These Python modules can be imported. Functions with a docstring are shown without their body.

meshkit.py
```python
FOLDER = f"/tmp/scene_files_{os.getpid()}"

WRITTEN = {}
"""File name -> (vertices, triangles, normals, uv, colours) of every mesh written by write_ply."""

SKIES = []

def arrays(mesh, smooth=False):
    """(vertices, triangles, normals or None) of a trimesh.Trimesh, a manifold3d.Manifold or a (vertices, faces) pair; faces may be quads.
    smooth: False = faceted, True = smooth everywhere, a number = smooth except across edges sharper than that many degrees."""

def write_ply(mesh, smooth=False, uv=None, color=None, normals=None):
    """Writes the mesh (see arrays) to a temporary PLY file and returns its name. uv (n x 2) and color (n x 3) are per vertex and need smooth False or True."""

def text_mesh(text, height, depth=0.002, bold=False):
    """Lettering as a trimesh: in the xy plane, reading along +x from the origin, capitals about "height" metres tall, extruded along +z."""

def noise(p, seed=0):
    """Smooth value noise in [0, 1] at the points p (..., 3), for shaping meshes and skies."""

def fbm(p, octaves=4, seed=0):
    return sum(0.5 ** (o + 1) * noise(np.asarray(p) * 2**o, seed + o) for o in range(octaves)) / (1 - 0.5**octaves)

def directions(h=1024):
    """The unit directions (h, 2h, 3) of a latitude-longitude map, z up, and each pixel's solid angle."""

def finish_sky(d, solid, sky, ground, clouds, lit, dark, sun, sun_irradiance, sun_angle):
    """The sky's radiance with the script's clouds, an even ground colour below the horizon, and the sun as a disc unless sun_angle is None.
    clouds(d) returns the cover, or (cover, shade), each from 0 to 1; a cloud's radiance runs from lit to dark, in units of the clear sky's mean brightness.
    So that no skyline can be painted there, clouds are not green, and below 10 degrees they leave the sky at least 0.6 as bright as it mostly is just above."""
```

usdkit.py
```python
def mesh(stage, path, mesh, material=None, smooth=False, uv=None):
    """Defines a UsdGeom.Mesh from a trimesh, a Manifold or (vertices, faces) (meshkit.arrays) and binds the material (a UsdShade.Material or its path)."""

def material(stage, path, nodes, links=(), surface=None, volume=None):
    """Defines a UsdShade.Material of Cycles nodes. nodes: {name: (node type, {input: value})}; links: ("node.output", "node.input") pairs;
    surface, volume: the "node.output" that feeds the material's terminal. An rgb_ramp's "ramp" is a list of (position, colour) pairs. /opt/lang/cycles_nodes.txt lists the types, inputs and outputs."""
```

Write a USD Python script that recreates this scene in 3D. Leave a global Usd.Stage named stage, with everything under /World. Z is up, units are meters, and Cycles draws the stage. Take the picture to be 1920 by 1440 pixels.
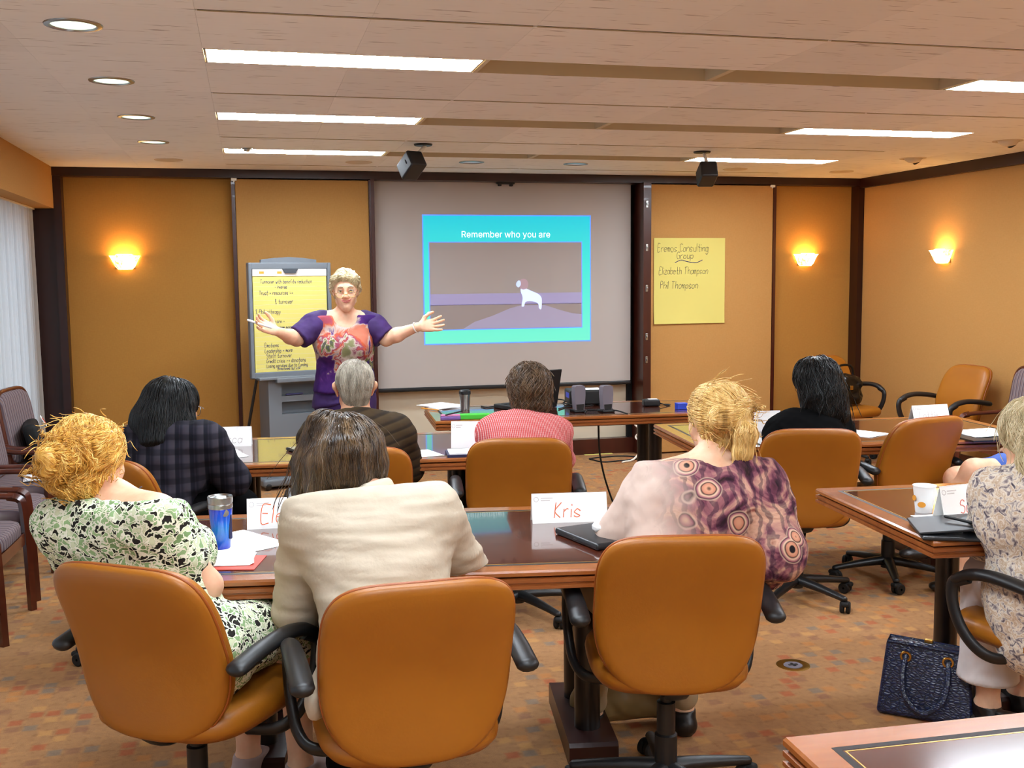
import math
import numpy as np, trimesh, manifold3d as m3, usdkit, meshkit
from pxr import Usd, UsdGeom, UsdShade, UsdLux, Gf, Sdf, Vt

EXPO, SKY_I, LAMP = 1.2, 0.26, 20.0      # camera exposure in stops, daylight, fluorescent strips
stage = Usd.Stage.CreateInMemory()
UsdGeom.SetStageUpAxis(stage, UsdGeom.Tokens.z)
UsdGeom.SetStageMetersPerUnit(stage, 1.0)
UsdGeom.Xform.Define(stage, '/World')
UsdGeom.Scope.Define(stage, '/World/Looks')
V = np.array

# ------------------------------------------------------------------ camera, sky, light, exposure
FOC, YAW, PITCH, ROLL, EYE = 1995.4, 0.240793, 0.0990797, 0.0094, V([0, 0, 1.568])
def _cam():
    cy, sy, cp, sp = math.cos(YAW), math.sin(YAW), math.cos(PITCH), math.sin(PITCH)
    fwd, right = V([sy * cp, cy * cp, -sp]), V([cy, -sy, 0])
    down = np.cross(fwd, right)
    return V([right * math.cos(ROLL) + down * math.sin(ROLL), -right * math.sin(ROLL) + down * math.cos(ROLL), fwd])
CAM = _cam()
camera = UsdGeom.Camera.Define(stage, '/World/camera')
camera.CreateHorizontalApertureAttr(36.0)
camera.CreateVerticalApertureAttr(27.0)
camera.CreateFocalLengthAttr(36.0 * FOC / 1920)
camera.CreateClippingRangeAttr((0.05, 200))
_m = np.eye(4); _m[0, :3], _m[1, :3], _m[2, :3], _m[3, :3] = CAM[0], -CAM[1], -CAM[2], EYE
camera.AddTransformOp().Set(Gf.Matrix4d(*_m.ravel().tolist()))
camera.GetPrim().GetAttribute('exposure').Set(EXPO) if camera.GetPrim().GetAttribute('exposure').Get() is not None else camera.CreateExposureAttr(EXPO)

dome = UsdLux.DomeLight.Define(stage, '/World/sky')
dome.CreateIntensityAttr(SKY_I)
dome.CreateColorAttr(Gf.Vec3f(0.62, 0.80, 1.0))

def at(u, v, y):
    """the point of the vertical plane Y = y that stood at photograph pixel (u, v)"""
    d = V([(u - 960) / FOC, (v - 720) / FOC, 1]) @ CAM
    return EYE + d * y / d[1]

# ------------------------------------------------------------------ bookkeeping
_used = {}
def numbered(parent, name):
    k = (parent, name); n = _used.get(k, 0); _used[k] = n + 1
    return name if n == 0 else f'{name}_{n:03d}'
def _tag(p, label=None, cat=None, group=None, kind=None):
    for k, v in (('label', label), ('category', cat), ('group', group), ('kind', kind)):
        if v: p.SetCustomDataByKey(k, v)
    return p
def thing(name, label, cat, loc=(0, 0, 0), rot=0, group=None, kind=None):
    x = UsdGeom.Xform.Define(stage, '/World/' + numbered('/World', name))
    x.AddTranslateOp().Set(Gf.Vec3d(*map(float, loc))); x.AddRotateZOp().Set(float(rot))
    x.GetPrim().SetCustomDataByKey('_o', 0) if False else None
    return _tag(x.GetPrim(), label, cat, group, kind)
def part(name, mesh, mat, parent=None, smooth=35, label=None, kind=None):
    base = str(parent.GetPath()) if parent is not None else '/World'
    path = base + '/' + numbered(base, name)
    m = usdkit.mesh(stage, path, mesh, L[mat], smooth=smooth)
    return _tag(m.GetPrim(), label=label, kind=kind)
def solo(name, mesh, mat, label, cat, group=None, kind=None, smooth=35):
    return _tag(part(name, mesh, mat, None, smooth), label, cat, group, kind)
def struct(name, mesh, mat, parent=None, smooth=False):
    return _tag(part(name, mesh, mat, parent, smooth), kind='structure' if parent is None else None)
def sthing(name):
    x = UsdGeom.Xform.Define(stage, '/World/' + numbered('/World', name))
    return _tag(x.GetPrim(), kind='structure')
def dup(root, loc, rot, label, group=None):
    was = root.GetCustomData()
    name = root.GetName()
    r = thing(name, label, was['category'], loc, rot, group or was.get('group'))
    r.GetReferences().AddInternalReference(root.GetPath()); r.SetInstanceable(True)
    return r

# ------------------------------------------------------------------ materials
L = {}
def lin(r, g=None, b=None):
    c = V([r, g, b] if g is not None else r, float) / 255
    return tuple(np.where(c <= 0.04045, c / 12.92, ((c + 0.055) / 1.055) ** 2.4))
def mat(name, nodes, links=(), surface='p.BSDF'):
    L[name] = usdkit.material(stage, '/World/Looks/' + name, nodes, links, surface=surface)
def plain(name, rgb, rough=0.5, **kw):
    mat(name, {'p': ('principled_bsdf', {'base_color': lin(rgb), 'roughness': rough, **kw})})
def glow(name, rgb, strength):
    mat(name, {'e': ('emission', {'color': lin(rgb), 'strength': strength})}, surface='e.emission')
def noisy(name, c1, c2, scale, rough=0.5, stretch=(1, 1, 1), detail=4, bump=0.0, bscale=None, lo=.3, hi=.7, **kw):
    n = {'t': ('texture_coordinate', {}), 'm': ('mapping', {'scale': stretch}), 'n': ('noise_texture', {'scale': scale, 'detail': detail}),
         'r': ('rgb_ramp', {'ramp': [(lo, lin(c1)), (hi, lin(c2))]}), 'p': ('principled_bsdf', {'roughness': rough, **kw})}
    l = [('t.object', 'm.vector'), ('m.vector', 'n.vector'), ('n.fac', 'r.fac'), ('r.color', 'p.base_color')]
    if bump:
        n['n2'] = ('noise_texture', {'scale': bscale or scale * 3, 'detail': 3}); n['b'] = ('bump', {'strength': bump, 'distance': 0.002})
        l += [('m.vector', 'n2.vector'), ('n2.fac', 'b.height'), ('b.normal', 'p.normal')]
    mat(name, n, l)

# ------------------------------------------------------------------ mesh helpers
def box(x0, x1, y0, y1, z0, z1):
    b = trimesh.creation.box([x1 - x0, y1 - y0, z1 - z0]); b.apply_translation([(x0 + x1) / 2, (y0 + y1) / 2, (z0 + z1) / 2]); return b
def rbox(sx, sy, sz, r, c=(0, 0, 0), n=12):
    r = min(r, sx / 2.001, sy / 2.001, sz / 2.001)
    s = m3.Manifold.sphere(r, n)
    hs = [s.translate((i * (sx / 2 - r), j * (sy / 2 - r), k * (sz / 2 - r))) for i in (-1, 1) for j in (-1, 1) for k in (-1, 1)]
    return tm(m3.Manifold.batch_hull(hs).translate(tuple(map(float, c))))
def tm(man):
    m = man.to_mesh(); return trimesh.Trimesh(m.vert_properties[:, :3], m.tri_verts, process=False)
def join(*ms):
    return trimesh.util.concatenate([m for m in ms])
def move(m, loc=(0, 0, 0), rz=0, rx=0, ry=0):
    m = m.copy()
    for a, ax in ((rx, [1, 0, 0]), (ry, [0, 1, 0]), (rz, [0, 0, 1])):
        if a: m.apply_transform(trimesh.transformations.rotation_matrix(math.radians(a), ax))
    m.apply_translation(loc); return m
def spline(pts, n=8, closed=False):
    p = V(pts, float)
    if len(p) < 3: return p
    q = np.vstack([p[-1], p, p[0], p[1]]) if closed else np.vstack([2 * p[0] - p[1], p, 2 * p[-1] - p[-2]])
    out = []
    for i in range(1, len(q) - 2):
        t = np.linspace(0, 1, n, endpoint=False)[:, None]
        a, b, c, d = q[i - 1], q[i], q[i + 1], q[i + 2]
        out.append(.5 * (2 * b + (c - a) * t + (2 * a - 5 * b + 4 * c - d) * t ** 2 + (3 * b - a - 3 * c + d) * t ** 3))
    return np.vstack(out if closed else out + [p[-1:]])
def tube(path, r, r2=None, n=10, up=(0, 0, 1), closed=False, cap=True):
    """swept elliptical tube; r across 'side', r2 along 'up'"""
    p = V(path, float); N = len(p); r = np.broadcast_to(V(r, float), N); r2 = r if r2 is None else np.broadcast_to(V(r2, float), N)
    t = np.gradient(p, axis=0) if not closed else np.roll(p, -1, 0) - np.roll(p, 1, 0)
    t /= np.maximum(np.linalg.norm(t, axis=1, keepdims=True), 1e-9)
    u = V(up, float)
    vs = []
    for i in range(N):
        s = np.cross(t[i], u)
        if np.linalg.norm(s) < 1e-4: s = np.cross(t[i], [1, 0.01, 0])
        s /= np.linalg.norm(s); w = np.cross(s, t[i])
        u = w if up == (0, 0, 1) and abs(t[i][2]) > .85 else (0.3 * w + 0.7 * u)
        a = np.linspace(0, 2 * np.pi, n, endpoint=False)
        vs.append(p[i] + np.outer(np.cos(a) * r[i], s) + np.outer(np.sin(a) * r2[i], w))
    v = np.vstack(vs); f = []
    rng_ = N if closed else N - 1
    for i in range(rng_):
        a, b = i * n, ((i + 1) % N) * n
        for k in range(n):
            k2 = (k + 1) % n
            f += [[a + k, a + k2, b + k2], [a + k, b + k2, b + k]]
    if cap and not closed:
        v = np.vstack([v, p[0], p[-1]]); c0, c1 = len(v) - 2, len(v) - 1
        for k in range(n):
            f += [[c0, (k + 1) % n, k], [c1, (N - 1) * n + k, (N - 1) * n + (k + 1) % n]]
    m = trimesh.Trimesh(v, f, process=False)
    if m.volume < 0: m.invert()
    return m
def rtube(path, r, r2=None, n=10, up=(0, 0, 1)):
    """tube with rounded ends"""
    p = V(path, float); N = len(p); r = np.broadcast_to(V(r, float), N).copy(); r2 = r.copy() if r2 is None else np.broadcast_to(V(r2, float), N).copy()
    def end(a, b, ra, rb):
        d = a - b; d = d / np.linalg.norm(d); k = min(ra, rb)
        return [(a + d * k * math.sin(x), ra * math.cos(x), rb * math.cos(x)) for x in (0.5, 0.95, 1.3, 1.5)]
    e0, e1 = end(p[0], p[1], r[0], r2[0])[::-1], end(p[-1], p[-2], r[-1], r2[-1])
    return tube(np.vstack([[e[0] for e in e0], p, [e[0] for e in e1]]), np.r_[[e[1] for e in e0], r, [e[1] for e in e1]], np.r_[[e[2] for e in e0], r2, [e[2] for e in e1]], n, up)
def lathe(prof, n=32, a0=0, a1=2 * math.pi):
    prof = V(prof, float); full = abs(a1 - a0 - 2 * math.pi) < 1e-6
    a = np.linspace(a0, a1, n, endpoint=not full); K = len(prof)
    v = np.stack([np.outer(np.cos(a), prof[:, 0]), np.outer(np.sin(a), prof[:, 0]), np.tile(prof[:, 1], (n, 1))], -1).reshape(-1, 3); f = []
    for i in range(n if full else n - 1):
        j = (i + 1) % n
        for k in range(K - 1):
            A, B, C, D = i * K + k, j * K + k, j * K + k + 1, i * K + k + 1
            f += [[A, B, C], [A, C, D]]
    m = trimesh.Trimesh(v, f, process=False); m.merge_vertices(); m.update_faces(m.nondegenerate_faces())
    return m
def extr(pts, h, plane='xy'):
    """prism from a polygon: xy -> extruded along z; xz -> polygon in xz, extruded along +y"""
    from shapely.geometry import Polygon
    m = trimesh.creation.extrude_polygon(Polygon(pts).buffer(0), h, engine='earcut')
    if plane == 'xz':
        m.vertices = m.vertices[:, [0, 2, 1]]; m.invert()
    return m
def pillow(outline, prof, nseg=1):
    """outline (n,2); prof: list of (scale, offset, height); closed solid in x,y with z height"""
    o = V(outline, float); c = o.mean(0); n = len(o); vs = []
    for s, z in prof:
        vs.append(np.c_[c + (o - c) * s, np.full(n, z)])
    v = np.vstack(vs + [[[c[0], c[1], prof[0][1]]], [[c[0], c[1], prof[-1][1]]]]); f = []
    for i in range(len(prof) - 1):
        for k in range(n):
            k2 = (k + 1) % n
            f += [[i * n + k, i * n + k2, (i + 1) * n + k2], [i * n + k, (i + 1) * n + k2, (i + 1) * n + k]]
    a, b, e = len(v) - 2, len(v) - 1, (len(prof) - 1) * n
    for k in range(n):
        f += [[a, (k + 1) % n, k], [b, e + k, e + (k + 1) % n]]
    m = trimesh.Trimesh(v, f, process=False)
    if m.volume < 0: m.invert()
    return m
def superell(w, h, n=4.5, k=64, taper=0.0, low=None):
    t = np.linspace(0, 2 * np.pi, k, endpoint=False); c, s = np.cos(t), np.sin(t); n = np.where(s < 0, low or n, n)
    X, Y = np.sign(c) * abs(c) ** (2 / n) * w / 2, np.sign(s) * abs(s) ** (2 / n)
    X = X * np.where(Y < 0, 1 - taper * Y * Y, 1)
    return np.c_[X, Y * h / 2]
def sheet(x0, x1, y0, y1, z, t=0.0006):
    return box(x0, x1, y0, y1, z, z + t)

# ------------------------------------------------------------------ looks
def fabric(name, c1, c2, sx, sz, rough=0.9, bump=.3):
    mat(name, {'t': ('texture_coordinate', {}), 'm': ('mapping', {'scale': (sx, sx, sz)}), 'm2': ('mapping', {'scale': (sz, sz, sx)}),
               'n': ('noise_texture', {'scale': 1.0, 'detail': 2}), 'n2': ('noise_texture', {'scale': 1.0, 'detail': 2}), 'x': ('mix_color', {'fac': .5}),
               'r': ('rgb_ramp', {'ramp': [(.3, lin(c1)), (.7, lin(c2))]}), 'b': ('bump', {'strength': bump, 'distance': .001}), 'p': ('principled_bsdf', {'roughness': rough, 'specular_ior_level': .2})},
        [('t.object', 'm.vector'), ('t.object', 'm2.vector'), ('m.vector', 'n.vector'), ('m2.vector', 'n2.vector'), ('n.color', 'x.a'), ('n2.color', 'x.b'), ('x.result', 'r.fac'), ('r.color', 'p.base_color'), ('n.fac', 'b.height'), ('b.normal', 'p.normal')])
fabric('wall_fabric', (168, 122, 65), (180, 134, 76), 40, 380)
fabric('wall_fabric_gold', (174, 122, 56), (186, 134, 64), 40, 380)
fabric('wall_fabric_pale', (181, 133, 74), (193, 145, 86), 40, 380)
noisy('mahogany', (52, 17, 9), (72, 26, 14), 6, .32, (1, 1, .12), coat_weight=.15)
noisy('mahogany_dark', (38, 12, 8), (50, 17, 11), 6, .35, (1, 1, .12))
noisy('table_top_wood', (66, 28, 17), (88, 40, 24), 9, .16, (.25, 3, 1), coat_weight=.9, coat_roughness=.04)
noisy('table_border_wood', (144, 80, 36), (166, 98, 46), 9, .22, (.3, 3, 1), coat_weight=.6, coat_roughness=.08)
noisy('table_edge_wood', (132, 70, 32), (158, 90, 42), 9, .3, (.3, 3, 1), coat_weight=.3, coat_roughness=.12)
noisy('chair_wood', (70, 27, 14), (98, 42, 22), 10, .3, (1, 1, .3), coat_weight=.3)
plain('table_groove', (18, 7, 4), .5)
plain('gold_inlay', (196, 160, 74), .3, metallic=.7)
noisy('pedestal_black', (16, 9, 7), (24, 13, 10), 8, .35, coat_weight=.2)
noisy('leather', (152, 90, 17), (164, 100, 23), 3, .42, bump=.12, bscale=160, specular_ior_level=.45)
plain('piping', (150, 76, 22), .45)
plain('black_plastic', (22, 22, 23), .42)
plain('black_matte', (10, 10, 10), .7)
plain('dark_void', (4, 3, 3), .9)
plain('chrome', (200, 200, 200), .22, metallic=1.0)
plain('steel', (170, 172, 170), .28, metallic=1.0)
plain('brass', (190, 160, 80), .3, metallic=1.0)
plain('white_paper', (240, 240, 240), .8)
plain('card_white', (246, 246, 244), .7)
plain('screen_cloth', (184, 175, 168), .9)
plain('white_wall', (212, 198, 172), .7)
plain('trough_paint', (206, 190, 158), .7)
plain('plenum', (40, 34, 28), .9)
plain('white_clip', (236, 232, 220), .5)
glow('fluorescent', (232, 244, 255), LAMP)
glow('downlight_glow', (236, 255, 236), 9.0)
glow('dim_glow', (170, 200, 255), 1.2)
mat('glass_pane', {'a': ('transparent_bsdf', {}), 'g': ('glossy_bsdf', {'roughness': .02}), 'f': ('fresnel', {'IOR': 1.45}), 'x': ('mix_closure', {})},
    [('a.BSDF', 'x.closure1'), ('g.BSDF', 'x.closure2'), ('f.fac', 'x.fac')], surface='x.closure')
mat('sheer', {'d': ('diffuse_bsdf', {'color': lin(226, 222, 214)}), 't': ('translucent_bsdf', {'color': lin(236, 236, 236)}), 'a': ('transparent_bsdf', {}), 'x': ('mix_closure', {'fac': .62}), 'y': ('mix_closure', {'fac': .10})},
    [('d.BSDF', 'x.closure1'), ('t.BSDF', 'x.closure2'), ('x.closure', 'y.closure1'), ('a.BSDF', 'y.closure2')], surface='y.closure')
# ceiling: whitewashed boards with short dark pores, each panel of a slightly different tone
mat('ceiling_board', {'t': ('geometry', {}), 'm': ('mapping', {'scale': (5, 60, 30)}), 'n': ('noise_texture', {'scale': 1.0, 'detail': 3, 'roughness': .6}),
    'm2': ('mapping', {'scale': (1.2, 3, 1)}), 'n2': ('noise_texture', {'scale': 1.0, 'detail': 2}),
    'r': ('rgb_ramp', {'ramp': [(0, lin(140, 122, 108)), (.3, lin(186, 172, 160)), (.37, lin(244, 239, 231)), (1, lin(248, 243, 236))]}),
    'o': ('object_info', {}), 'mr': ('map_range', {'from_min': 0.0, 'from_max': 1.0, 'to_min': .93, 'to_max': 1.03}), 'sc': ('vector_math', {'math_type': 'scale'}), 'p': ('principled_bsdf', {'roughness': .8, 'specular_ior_level': .25})},
    [('t.position', 'm.vector'), ('m.vector', 'n.vector'), ('n.fac', 'r.fac'), ('o.random', 'mr.value'), ('r.color', 'sc.vector1'), ('mr.result', 'sc.scale'), ('sc.vector', 'p.base_color')])
# carpet: woven tan ground with rows of small coloured lozenges
_acc = [(0, (180, 134, 92)), (.60, (206, 138, 78)), (.70, (186, 92, 62)), (.79, (124, 122, 116)), (.86, (212, 158, 96)), (.93, (150, 104, 84))]
mat('carpet', {'t': ('geometry', {}), 'm': ('mapping', {'scale': (17, 17, 0)}), 'fl': ('vector_math', {'math_type': 'floor'}), 'fr': ('vector_math', {'math_type': 'fraction'}), 'w': ('white_noise_texture', {'dimensions': '2D'}),
    'r': ('rgb_ramp', {'interpolate': False, 'ramp': [(p, lin(c)) for p, c in _acc]}), 'sx': ('separate_xyz', {}), 'ax': ('math', {'math_type': 'subtract', 'value2': .5}), 'ay': ('math', {'math_type': 'subtract', 'value2': .5}), 'bx': ('math', {'math_type': 'absolute'}), 'by': ('math', {'math_type': 'absolute'}), 'mm': ('math', {'math_type': 'maximum'}),
    'mk': ('rgb_ramp', {'ramp': [(.28, (.62, .62, .62)), (.48, (0, 0, 0))]}), 'ng': ('noise_texture', {'scale': 34, 'detail': 3, 'roughness': .7}), 'rg': ('rgb_ramp', {'ramp': [(.34, lin(162, 116, 80)), (.5, lin(180, 134, 92)), (.64, lin(190, 140, 92))]}),
    'x': ('mix_color', {}), 'n': ('noise_texture', {'scale': 420, 'detail': 2}), 'r3': ('rgb_ramp', {'ramp': [(.3, (.68, .68, .68)), (.7, (1.1, 1.1, 1.1))]}), 'mu': ('mix_color', {'blend_type': 'multiply', 'fac': 1.0}),
    'nd': ('noise_texture', {'scale': 90, 'detail': 2}), 'ad': ('mix_vector', {'fac': .006}), 'b': ('bump', {'strength': .6, 'distance': .003}), 'p': ('principled_bsdf', {'roughness': .95, 'specular_ior_level': .1})},
    [('t.position', 'ad.a'), ('nd.color', 'ad.b'), ('t.position', 'nd.vector'), ('ad.result', 'm.vector'), ('m.vector', 'fl.vector1'), ('m.vector', 'fr.vector1'), ('fl.vector', 'w.vector'), ('w.value', 'r.fac'), ('fr.vector', 'sx.vector'), ('sx.x', 'ax.value1'), ('sx.y', 'ay.value1'), ('ax.value', 'bx.value1'), ('ay.value', 'by.value1'), ('bx.value', 'mm.value1'), ('by.value', 'mm.value2'), ('mm.value', 'mk.fac'),
     ('t.position', 'ng.vector'), ('ng.fac', 'rg.fac'), ('mk.color', 'x.fac'), ('rg.color', 'x.a'), ('r.color', 'x.b'), ('t.position', 'n.vector'), ('x.result', 'mu.a'), ('n.fac', 'r3.fac'), ('r3.color', 'mu.b'), ('mu.result', 'p.base_color'), ('n.fac', 'b.height'), ('b.normal', 'p.normal')])

# ------------------------------------------------------------------ the room
H, YB, XL, XR, YF = 2.44, 8.85, -1.42, 5.50, -3.3
struct('floor', box(-1.95, XR + .1, YF - .1, 9.15, -.1, 0), 'carpet')
W = sthing('wall_far')
struct('masonry', box(-1.95, XR + .1, 9.02, 9.15, 0, 2.75), 'white_wall', W)
struct('fabric_panel', box(-1.37, .30, 8.90, 9.02, .14, 2.375), 'wall_fabric_gold', W)
struct('fabric_panel', box(4.0, 5.455, 8.90, 9.02, .14, 2.375), 'wall_fabric_gold', W)
struct('wall_near', box(-1.95, XR + .1, YF - .1, YF, 0, 2.75), 'white_wall')
W = sthing('wall_right')
struct('masonry', box(XR, XR + .1, YF, 9.02, 0, 2.75), 'wall_fabric', W)
struct('fabric_panel', box(XR - .02, XR, 5.2, 8.80, .14, 2.36), 'wall_fabric_pale', W)
struct('fabric_panel', box(XR - .02, XR, 1.5, 5.19, .14, 2.36), 'wall_fabric_pale', W)
struct('fabric_panel', box(XR - .02, XR, -3.2, 1.49, .14, 2.36), 'wall_fabric_pale', W)
W = sthing('wall_left')
ws = [(6.3, 8.6), (3.6, 6.0), (0.9, 3.3), (-1.8, .6)]
struct('masonry', join(box(-1.95, -1.80, YF, 9.02, 0, .12), box(-1.95, -1.80, YF, 9.02, 2.05, 2.75), box(-1.95, -1.80, 8.6, 9.02, .12, 2.05), box(-1.95, -1.80, 6.0, 6.3, .12, 2.05),
       box(-1.95, -1.80, 3.3, 3.6, .12, 2.05), box(-1.95, -1.80, .6, .9, .12, 2.05), box(-1.95, -1.80, YF, -1.8, .12, 2.05)), 'wall_fabric', W)
struct('soffit', box(-1.80, XL, YF, 8.86, 2.13, 2.75), 'wall_fabric_pale', W)
for i, (a, b) in enumerate(ws):
    w = sthing(f'window_{i + 1}')
    fr = [box(-1.90, -1.84, a, a + .05, .12, 2.05), box(-1.90, -1.84, b - .05, b, .12, 2.05), box(-1.90, -1.84, a, b, .12, .18), box(-1.90, -1.84, a, b, 1.99, 2.05), box(-1.90, -1.84, (a + b) / 2 - .025, (a + b) / 2 + .025, .12, 2.05)]
    struct('window_frame', join(*fr), 'black_plastic', w)
    struct('pane', box(-1.875, -1.867, a + .05, (a + b) / 2 - .025, .18, 1.99), 'glass_pane', w); struct('pane', box(-1.875, -1.867, (a + b) / 2 + .025, b - .05, .18, 1.99), 'glass_pane', w)
# trim
struct('trim_1', box(-1.42, XR - .06, 8.76, 8.90, 2.375, H), 'mahogany_dark')
struct('trim_2', box(-1.42, -1.363, 8.78, 9.02, 0, 2.375), 'mahogany_dark')
struct('trim_3', box(XR - .075, XR, 8.77, 9.02, 0, 2.375), 'mahogany_dark')
struct('trim_4', box(XR - .07, XR, YF, 8.90, 2.355, H), 'mahogany_dark')
# frame round the screen recess
struct('trim_5', box(3.315, 3.385, 8.70, 9.02, 0, 2.375), 'mahogany')
struct('trim_6', box(.985, 1.012, 8.74, 9.02, 0, 2.375), 'mahogany')
struct('trim_8', box(-1.80, -1.42, 8.83, 9.02, 0, 2.13), 'mahogany_dark')
struct('trim_7', box(3.27, 3.318, 8.98, 9.02, 0, 2.375), 'dark_void')
struct('baseboard_far', box(1.012, 3.315, 8.93, 9.02, 0, .135), 'mahogany')
struct('baseboard_left_end', box(-1.363, -.05, 8.84, 8.95, 0, .14), 'mahogany')
struct('baseboard_right_end', box(4.5, 5.43, 8.84, 8.95, 0, .14), 'mahogany')
struct('baseboard_right', box(XR - .035, XR, YF, 8.8, 0, .14), 'mahogany')
# two sliding wall panels that close over the screen, standing proud of the wall
for x0, x1, cx, lab, m_ in ((-.095, .985, -.085, 'tan fabric sliding wall panel with white clip, behind the flip chart easel', 'wall_fabric'), (3.39, 4.588, 4.56, 'tan fabric sliding wall panel carrying the yellow name sheet', 'wall_fabric_pale')):
    t = thing('sliding_wall_panel', lab, 'wall panel', ((x0 + x1) / 2, 8.80, 0), group=None)
    w_ = (x1 - x0) / 2
    part('fabric_face', rbox(2 * w_ - .03, .05, 2.355, .008, (0, 0, 1.19)), m_, t)
    for s in (-1, 1): part('edge_strip', box(s * w_ - .014, s * w_ + .014, -.028, .04, .01, 2.37), 'mahogany', t)
    cl = solo('panel_clip', join(rbox(.045, .014, .022, .004, (cx, 8.765, 2.362)), rbox(.012, .01, .03, .003, (cx, 8.768, 2.357))), 'white_clip', 'small white clip at the top corner of the ' + ('left' if x0 < 0 else 'right') + ' sliding panel', 'clip')
# latch plates on the frame of the screen
for z, nth in ((2.19, 'topmost'), (1.82, 'second from the top'), (1.47, 'middle'), (1.05, 'second from the bottom'), (.85, 'lowest')):
    t = thing('latch_plate', f'small steel latch plate on the dark screen frame, {nth}', 'latch', (3.345, 8.70, z), group='latch plates on the screen frame')
    part('plate', rbox(.022, .008, .06, .003, (0, -.002, 0)), 'steel', t); part('catch', rbox(.012, .018, .02, .003, (0, -.012, 0)), 'steel', t)

# ceiling: boards with joints, light troughs, slots
C = sthing('ceiling')
struct('plenum_deck', box(-1.80, XR + .1, YF, 9.15, 2.62, 2.75), 'plenum', C)
NM = range(-4, 3)
holes = [(-.55, y) for y in (1.87, 2.92, 3.97, 5.02, 6.08, 7.13)] + [(4.9, y) for y in (3.05, 4.1, 5.12, 6.16, 7.2)] + [(1.66, 7.97), (2.48, 7.97)]
def panel(x0, x1, y0, y1):
    g = .0004; b = box(x0 + g, x1 - g, y0 + g, y1 - g, H, H + .02)
    hs = [h for h in holes if x0 - .1 < h[0] < x1 + .1 and y0 - .1 < h[1] < y1 + .1]
    if hs:
        a = m3.Manifold(m3.Mesh(V(b.vertices, np.float32), V(b.faces, np.uint32)))
        for hx, hy in hs: a = a - m3.Manifold.cylinder(.2, .076, .076, 28).translate((hx, hy, H - .1))
        b = tm(a)
    struct('ceiling_panel', b, 'ceiling_board', C)
xs = np.linspace(-.14, 4.42, 9)
for k in range(-4, 4):
    s0, c0, c1, s1 = 3.687 + 1.57 * k, 4.27 + 1.57 * k, 4.54 + 1.57 * k, 5.238 + 1.57 * k
    if k == 3: c0, c1, s1 = 8.9, 9.0, 9.0
    for i in range(8):
        for a, b in ((s0, c0), (c1, s1)):
            a, b = max(a, YF), min(b, 8.9)
            if b - a > .05: panel(xs[i], xs[i + 1], a, b)
    for xx in (np.linspace(XL, -.14, 3), np.linspace(4.42, XR, 3)):
        for i in range(2):
            for a, b in ((s0 - .019, s0 + .78), (s0 + .78, s1)):
                a, b = max(a, YF), min(b, 8.9)
                if b - a > .05: panel(xx[i], xx[i + 1], a, b)
    if k < 3:
        y0, y1 = c0, c1
        struct('light_trough', join(box(-.14, 4.42, y0 - .012, y0, H + .001, H + .16), box(-.14, 4.42, y1, y1 + .012, H + .001, H + .16), box(-.14, 4.42, y0, y1, H + .12, H + .135),
               box(.957, .975, y0, y1, H + .002, H + .12), box(3.22, 3.238, y0, y1, H + .002, H + .12), box(2.02, 2.05, y0, y1, H + .002, H + .12)), 'trough_paint', C)
    # thin metal lips of the slots, in four lengths
    for i in range(4):
        a, b = -.14 + 1.14 * i + .008, -.14 + 1.14 * (i + 1) - .008
        struct('slot_lip', box(a, b, s0 - .005, s0 - .002, H - .002, H + .01), 'trough_paint', C)
        struct('slot_void', box(a, b, s0 - .0178, s0 - .006, H + .002, H + .03), 'dark_void', C)
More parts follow.
